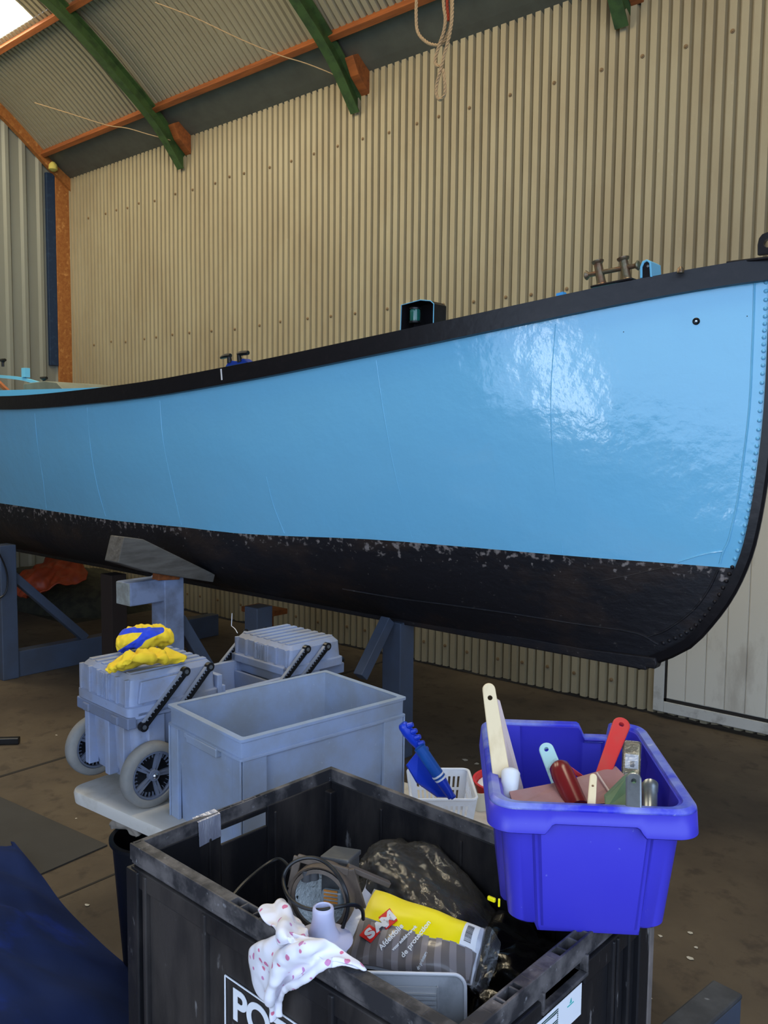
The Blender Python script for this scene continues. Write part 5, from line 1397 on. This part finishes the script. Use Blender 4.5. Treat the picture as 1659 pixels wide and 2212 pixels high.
nt_ = net([[RZ(615, 2015, zt+.01), RZ(650, 2018, zt+.03), RZ(690, 2030, zt+.025), RZ(735, 2045, zt+.015), RZ(784, 2092, zt-.012)],
           [RG(575, 2030, -HY-.02), RG(630, 2040, -HY-.045), RG(672, 2055, -HY-.04), RG(705, 2068, -HY-.02), RZ(786, 2098, zt-.012)],
           [RG(541, 2052, -HY-.018), RG(598, 2070, -HY-.05), RG(650, 2085, -HY-.04), RG(690, 2080, -HY-.03), RZ(720, 2075, zt-.0)],
           [RG(545, 2110, -HY-.016), RG(588, 2118, -HY-.05), RG(625, 2115, -HY-.035), RG(652, 2118, -HY-.04), RG(676, 2094, -HY-.022)],
           [RG(556, 2142, -HY-.018), RG(582, 2155, -HY-.045), RG(602, 2148, -HY-.03), RG(625, 2132, -HY-.035), RG(646, 2128, -HY-.02)],
           [RG(580, 2172, -HY-.020), RG(590, 2178, -HY-.03), RG(597, 2168, -HY-.028), RG(602, 2155, -HY-.025), RG(606, 2150, -HY-.02)],
           [RG(590, 2200, -HY-.018), RG(594, 2202, -HY-.024), RG(598, 2196, -HY-.024), RG(600, 2190, -HY-.020), RG(600, 2186, -HY-.018)]], 90, 70,
          lambda u, v, p: (.007*math.sin(v*15+u*5+4*noise.noise(p*9))+.006*noise.noise(p*24)+.003*noise.noise(p*60))*min(1, 8*v*(1-v)+.2))
b = MB(); b.grid(nt_); b.build('hanging_fold', M_floral, rg, smooth=True, solid=.003, angle=180)

# ------------------------------------------------------------------ blue tub with tools
TX, TY, TA = -.74, 1.45, R(36)
TB0, TB1 = .917, 1.150
tub = thing('blue_tub', 'blue plastic storage tub with broken back rim standing on the corner of the black crate', 'tub', (TX, TY, 0), TA)
TMx = Matrix.Translation((TX, TY, 0)) @ Matrix.Rotation(TA, 4, 'Z'); TI = TMx.inverted()
def per(w, h, r, z, fn=None, n=10, m=48):
    out = []
    pts = []
    cs = ((w-r, h-r, 0), (-w+r, h-r, 90), (-w+r, -h+r, 180), (w-r, -h+r, 270))
    for q, (cx_, cy_, a0) in enumerate(cs):
        for k in range(n+1):
            a = R(a0+90*k/n); pts.append((cx_+r*math.cos(a), cy_+r*math.sin(a)))
        nx = cs[(q+1) % 4]; a = R(a0+90)
        s0 = (cx_+r*math.cos(a), cy_+r*math.sin(a)); a = R(nx[2]); s1 = (nx[0]+r*math.cos(a), nx[1]+r*math.sin(a))
        for k in range(1, m): pts.append((s0[0]+(s1[0]-s0[0])*k/m, s0[1]+(s1[1]-s0[1])*k/m))
    for x, y in pts:
        dx, dy, dz = fn(x, y) if fn else (0, 0, 0)
        out.append(V((x+dx, y+dy, z+dz)))
    return out
def panel(x, y):     # centre panels stand proud on the end walls and sides
    dy = 0; dx = 0; dz = 0
    if abs(y) > .15 and abs(x) < .088: dy = math.copysign(.012, y); dz = -.006 if True else 0
    if abs(x) > .12 and abs(y) < .10: dx = math.copysign(.010, x)
    return dx, dy, dz
def panel0(x, y): dx, dy, dz = panel(x, y); return dx, dy, 0
def notch(x, y):
    if y > .17 and .035 < x < .10: return 0, 0, -.026*min(1, (x-.035)/.012)
    return 0, 0, 0
def skirt(x, y):
    d = 0
    if y < -.19 and abs(x) < .082: d = .018*min(1, (.082-abs(x))/.012)
    if y > .17 and .035 < x < .10: d -= .026
    return 0, 0, d
b = MB()
b.loops([per(.128, .168, .03, TB0, panel), per(.134, .174, .032, TB0+.006, panel0), per(.152, .197, .035, TB1-.040, panel0), per(.154, .200, .036, TB1-.006, notch),
         per(.148, .194, .034, TB1-.006, notch), per(.146, .191, .034, TB1-.040, panel0), per(.128, .168, .03, TB0+.010)], True, True)
b.build('tub_body', M_blue, tub, smooth=True, angle=40)
b = MB()
b.loops([per(.172, .221, .040, TB1-.048, skirt), per(.175, .224, .042, TB1-.046, skirt), per(.172, .221, .042, TB1-.008, notch)], False, False)
b.build('rim_skirt', M_blue, tub, smooth=True, angle=40, solid=.0025)
b = MB()
b.loops([per(.172, .221, .042, TB1-.008, notch), per(.171, .220, .042, TB1-.004, notch), per(.166, .215, .040, TB1, notch), per(.154, .203, .036, TB1-.002, notch), per(.151, .199, .036, TB1-.012, notch)], False, False)
b.build('tub_rim', M_bluedust, tub, smooth=True, angle=40, solid=.0025)

def tb_(px, py, dep): return pd(px, py, dep)
def stick(name, label, cat, a, c, w0, w1, th, mt, hole=None, hr_=.004, rnd=True, parts=None, face=None):
    """flat tapered handle with rounded top end from a (top) to c (bottom)"""
    a, c = V(a), V(c); ln = (c-a).length; u = (c-a).normalized(); n0 = (CP-a).normalized() if face is None else V(face)
    Mx = frame(a, u, n0.cross(u))
    poly = []
    n_ = 10
    for k in range(n_+1):
        t = PI/2+PI*k/n_; poly.append((w0/2+w0/2*math.cos(t), w0/2*math.sin(t)))
    poly = [(w0/2+w0/2*math.cos(PI/2+PI*k/n_), w0/2*math.sin(PI/2+PI*k/n_)) for k in range(n_+1)]
    poly += [(ln*.5, -(w0+w1)/4), (ln, -w1/2), (ln, w1/2), (ln*.5, (w0+w1)/4)]
    b = MB(); b.prism(poly, th, Mx); o = b.build(name, mt)
    if hole:
        p = Mx @ V((hole, 0, th/2)); drill(o, p, Mx.col[2].to_3d(), hr_, bev=min(th*.3, .003)); return tag(o, label, cat)
    md = o.modifiers.new('bevel', 'BEVEL'); md.width = min(th*.3, .003); md.segments = 2; md.limit_method = 'ANGLE'
    return tag(o, label, cat)
GI = 'tools in the blue tub'
stick('paint_paddle', 'long pale wooden paint stirrer sticking up at the left of the blue tub', 'paint stirrer', tb_(1054, 1476, 1.60), tb_(1100, 1790, 1.53), .024, .036, .007, M_wood, .027, .0046)
b = MB(); q = [tb_(1073, 1510, 1.64), tb_(1080, 1514, 1.64), tb_(1130, 1700, 1.60), tb_(1140, 1790, 1.56), tb_(1100, 1790, 1.57)]
b.add(q+[p+F*.006 for p in q], [(0, 1, 2, 3, 4), (9, 8, 7, 6, 5)]+[(k, (k+1) % 5, 5+(k+1) % 5, 5+k) for k in range(5)])
tag(b.build('wooden_lath', M_woodp), 'pale pinkish pointed lath behind the wooden paint stirrer in the blue tub', 'lath')
def knob(a, c, r, prof, name, label, cat, mt, n=18):
    a, c = V(a), V(c); pts = [a.lerp(c, t) for t, _ in prof]; b = MB(); b.tube(pts, [r*k for _, k in prof], n)
    o = b.build(name, mt, smooth=True, angle=60); return tag(o, label, cat)
knob(tb_(1104, 1659, 1.54), tb_(1097, 1760, 1.50), .017, [(0, .3), (.03, .75), (.10, 1), (.4, .9), (1, .7)], 'round_brush', 'rounded white brush handle low beside the paint stirrer in the blue tub', 'brush', M_white)
o = stick('scraper', 'pale teal scraper handle leaning in the middle of the blue tub', 'scraper', tb_(1176, 1608, 1.62), tb_(1228, 1740, 1.54), .028, .030, .009, M_teal, .014, .0044)
knob(tb_(1204, 1648, 1.56), tb_(1248, 1745, 1.48), .0205, [(0, .25), (.03, .6), (.10, .9), (.25, 1), (.6, .98), (1, .95)], 'hand_tool', 'smooth dark red tool handle in front of the teal scraper in the blue tub', 'tool', M_maroon)
stick('red_lever', 'thin bright red strip behind the dark red handle in the blue tub', 'tool', tb_(1222, 1655, 1.62), tb_(1262, 1682, 1.62), .010, .008, .004, M_red)
o = stick('red_paint_brush', 'red plastic handle with a hole leaning against the right back of the blue tub', 'paint brush', tb_(1345, 1558, 1.70), tb_(1296, 1690, 1.60), .034, .026, .013, M_red, .018, .0052)
# wrapped brush
wb_ = thing('wrapped_brush', 'film-wrapped paint brush with pale bristles and white label in the blue tub', 'paint brush', (0, 0, 0))
a, c = tb_(1365, 1606, 1.66), tb_(1360, 1740, 1.56); u = (c-a).normalized(); Mx = frame(a, u, (CP-a).normalized().cross(u))
b = MB(); b.bb(0, .075, -.0155, .0155, -.006, .006, Mx); b.build('bristles', M_bristle, wb_, bevel=.004)
b = MB(); b.bb(.030, .062, -.011, .013, .0065, .0072, Mx) if Mx.col[2].to_3d().dot(CP-a) > 0 else b.bb(.030, .062, -.011, .013, -.0072, -.0065, Mx); lb2 = b.build('price_label', M_paper, wb_)
sg2 = 1 if Mx.col[2].to_3d().dot(CP-a) > 0 else -1
b = MB()
for k in range(6): b.bb(.046+.0022*k, .047+.0022*k, -.002, .006, min(sg2*.0072, sg2*.0078), max(sg2*.0072, sg2*.0078), Mx)
b.build('label_barcode', M_ink, lb2)
b = MB(); b.bb(.070, .12, -.014, .014, -.008, .008, Mx); b.build('ferrule', M_steel, wb_, bevel=.003)
b = MB(); b.bb(-.002, .085, -.0175, .0175, -.009, .009, Mx); b.build('cellophane', M_clear, wb_, bevel=.004, seg=3)
# sandpaper block sheets
b = MB(); q = [tb_(1100, 1712, 1.50), tb_(1215, 1690, 1.56), tb_(1330, 1657, 1.62), tb_(1352, 1680, 1.58), tb_(1330, 1735, 1.50), tb_(1220, 1745, 1.46), tb_(1110, 1745, 1.46)]
b.add(q, [(0, 1, 2, 3, 4, 5, 6)]); sp = b.build('sandpaper_sheet', M_sand, solid=.004); tag(sp, 'brownish pink folded sandpaper sheet lying across the front of the blue tub', 'sandpaper')
b = MB(); b.bar(tb_(1288, 1668, 1.585)-F*.004, tb_(1320, 1716, 1.515)-F*.006, .003, .002); b.build('fold_line', M_woodp, sp)
stick('small_brush', 'thin short light wooden handle with a hole standing at the front of the blue tub', 'brush', tb_(1282, 1674, 1.47), tb_(1276, 1760, 1.43), .0125, .0145, .008, M_wood, .022, .0022)
b = MB(); q = [tb_(1308, 1722, 1.47), tb_(1350, 1680, 1.50), tb_(1372, 1668, 1.52), tb_(1385, 1690, 1.50), tb_(1372, 1740, 1.45), tb_(1310, 1745, 1.44)]
b.add(q+[p+F*.012 for p in q], [(0, 1, 2, 3, 4, 5), (11, 10, 9, 8, 7, 6)]+[(k, (k+1) % 6, 6+(k+1) % 6, 6+k) for k in range(6)])
tag(b.build('filling_knife', M_sgreen, bevel=.003), 'dull green filling knife handle beside the steel one in the blue tub', 'filling knife')
o = stick('putty_knife', 'grey steel tool end with a hole at the front right of the blue tub', 'putty knife', tb_(1369, 1674, 1.46), tb_(1369, 1760, 1.42), .026, .026, .014, M_steel, .016, .0044)
knob(tb_(1405, 1693, 1.50), tb_(1404, 1760, 1.44), .0135, [(0, .8), (.02, 1), (.2, 1), (.22, .9), (1, .9)], 'small_can', 'small silver can lying near the front right corner of the blue tub', 'can', M_steel)
knob(tb_(1392, 1697, 1.53), tb_(1390, 1760, 1.48), .012, [(0, .8), (.1, 1), (1, 1)], 'glass_jar', 'small grey jar beside the silver can in the blue tub', 'jar', M_greybox)

# ------------------------------------------------------------------ ropes
def rope(pts, r, n=200, tw=.0):
    b = MB(); P = curve(pts, n); 
    # three-strand lay
    L = [0]
    for i in range(1, len(P)): L.append(L[-1]+(P[i]-P[i-1]).length)
    for s in range(3):
        Q_ = []
        for i, p in enumerate(P):
            t = (P[min(i+1, n)]-P[max(i-1, 0)]).normalized(); a = t.orthogonal() if i == 0 else None
            if i == 0: up = a
            up = (up-t*up.dot(t)).normalized(); bn = t.cross(up)
            ph = L[i]/(r*7)*2*PI+s*2*PI/3
            Q_.append(p+(up*math.cos(ph)+bn*math.sin(ph))*r*.5)
        b.tube(Q_, r*.56, 7)
    return b
XRp = -1.9
def rp(x, y, dy=0): return onY(x, y, 3.9+dy)
r_ = .009
b = rope([rp(904, -120), rp(901, -40), rp(899, 30), rp(903, 70), rp(925, 93), rp(950, 97), rp(962, 85), rp(974, 50), rp(975, 0), rp(972, -60), rp(968, -140)], r_, 260)
t = thing('hanging_rope', 'bundle of pale rope hanging in loops from the roof at top centre', 'rope', (0, 0, 0))
b.build('rope_loop', M_rope, t, smooth=True)
b = rope([rp(958, -120, -.02), rp(958, 0, -.02), rp(962, 40, -.02), rp(958, 70, -.02), rp(948, 100, -.02), rp(940, 130, -.02), rp(944, 142, -.02), rp(953, 143, -.02)], r_, 200); b.build('rope_loop', M_rope, t, smooth=True)
b = rope([rp(976, -120, -.03), rp(977, 20, -.03), rp(972, 70, -.03), rp(962, 110, -.03), rp(952, 150, -.03), rp(943, 185, -.03), rp(943, 205, -.03), rp(950, 215, -.03), rp(960, 205, -.03), rp(961, 180, -.03), rp(957, 150, -.03)], r_, 260); b.build('rope_loop', M_rope, t, smooth=True)
b = rope([rp(966, -120, .02), rp(966, 0, .02), rp(968, 30, .02), rp(969, 45, .02)], .008, 100); lab(b.build('red_rope', M_ropered, t, smooth=True), 'red strand')
MB().tube([rp(900, -130), rp(985, -140)], .02, 10).build('rope_hook', M_steel, t)
q = rp(942, -135); MB().tube([q, V((q.x, 3.9, skinz(3.9)-.02))], .009, 8).build('suspension_line', M_rope, t)
# thin cords slung below the roof
def cord(pts, label, r=.0045):
    b = MB(); b.tube(curve(pts, 60), r, 6); tag(b.build('cord', M_rope, smooth=True), label, 'cord', 'cords slung under the roof')
def rs(px, py, drop=.22):
    d = ray(px, py); best = None
    for k in range(400):
        t_ = 3+k*.025; p = CP+d*t_
        if p.y < 5.25 and (skinz(min(5.29, max(-3.8, p.y))) or 9)-drop < p.z: return p
    return CP+d*8
cord([rs(335, 5), rs(420, 38), rs(520, 85), rs(600, 118), rs(655, 135), rs(700, 152), rs(735, 168)], 'long pale cord slung under the roof to the middle green rib')
cord([rs(75, 222), rs(150, 245), rs(230, 270), rs(275, 277), rs(320, 290), rs(368, 303)], 'pale cord slung under the roof to the green rib at left')
# ------------------------------------------------------------------ light
w = bpy.data.worlds.new('sky'); scene.world = w; w.use_nodes = True
bg = w.node_tree.nodes['Background']; bg.inputs[0].default_value = (.56, .72, 1.0, 1); bg.inputs[1].default_value = 3.3
def area(name, loc, target, sx, sy, power, col):
    l = bpy.data.lights.new(name, 'AREA'); l.shape = 'RECTANGLE'; l.size = sx; l.size_y = sy; l.energy = power; l.color = col
    o = bpy.data.objects.new(name, l); COL.objects.link(o); o.location = loc
    d = V(target)-V(loc); o.rotation_euler = d.to_track_quat('-Z', 'Y').to_euler(); return o
g_ = area('hull_streak_lamp', (-.45, -5.6, 1.55), (-1.9, 3.2, 1.6), .55, 2.9, 46, (.86, .93, 1.0))  # lamp added behind the camera, tilted so its reflection streaks the hull
g_.rotation_euler = (g_.rotation_euler.to_matrix() @ Matrix.Rotation(R(14), 3, 'Z')).to_euler()
area('rooflight_left', (-7.9, 2.8, 5.5), (-7.0, 4.6, 2.5), 1.4, 2.2, 72, (1, .80, .48))
area('rooflight_mid', (-4.6, 2.6, 5.6), (-5.2, 5.3, 2.8), 1.2, 2.2, 92, (1, .80, .48))
area('rooflight_right', (-1.2, 2.6, 5.6), (-1.8, 5.3, 3.0), 1.2, 2.2, 42, (1, .80, .50))
def split_pieces(o):
    me = o.data; n = len(me.vertices); par = list(range(n))
    def find(a):
        while par[a] != a: par[a] = par[par[a]]; a = par[a]
        return a
    for e in me.edges:
        a, c = find(e.vertices[0]), find(e.vertices[1])
        if a != c: par[a] = c
    comp = {}
    for i in range(n): comp.setdefault(find(i), []).append(i)
    if len(comp) < 2 or len(comp) > 60: return
    cl = []
    for vs in comp.values():
        P = [me.vertices[i].co for i in vs]
        cl.append([set(vs), [min(p[k] for p in P)-.003 for k in range(3)], [max(p[k] for p in P)+.003 for k in range(3)]])
    ch = True
    while ch:
        ch = False
        for i in range(len(cl)):
            for j in range(i+1, len(cl)):
                A_, B_ = cl[i], cl[j]
                if all(A_[1][k] <= B_[2][k] and B_[1][k] <= A_[2][k] for k in range(3)):
                    A_[0] |= B_[0]; A_[1] = [min(x, y) for x, y in zip(A_[1], B_[1])]; A_[2] = [max(x, y) for x, y in zip(A_[2], B_[2])]
                    cl.pop(j); ch = True; break
            if ch: break
    if len(cl) < 2 or len(cl) > 6: return
    for k, (vs, _, _) in enumerate(cl):
        b = bmesh.new(); b.from_mesh(me); b.verts.ensure_lookup_table()
        bmesh.ops.delete(b, geom=[v for v in b.verts if v.index not in vs], context='VERTS')
        m2 = bpy.data.meshes.new(o.name.split('.')[0]); b.to_mesh(m2); b.free()
        for mm in me.materials: m2.materials.append(mm)
        if k == 0: first = m2
        else:
            c = o.copy(); c.data = m2; COL.objects.link(c); c.parent = o.parent
    o.data = first
SKIP = ('letter', 'label', 'print', 'barcode', 'logo', 'mark', 'stripe', 'sheet', 'rivet', 'screw')
for o in list(COL.objects):
    if o.type == 'MESH' and o.parent and o.parent.get('kind') != 'structure' and not o.children and not any(k in o.name for k in SKIP): split_pieces(o)
vs_ = scene.view_settings
vs_.view_transform = 'Standard'; vs_.look = 'None'; vs_.gamma = 1; vs_.use_curve_mapping = False; vs_.exposure = 0
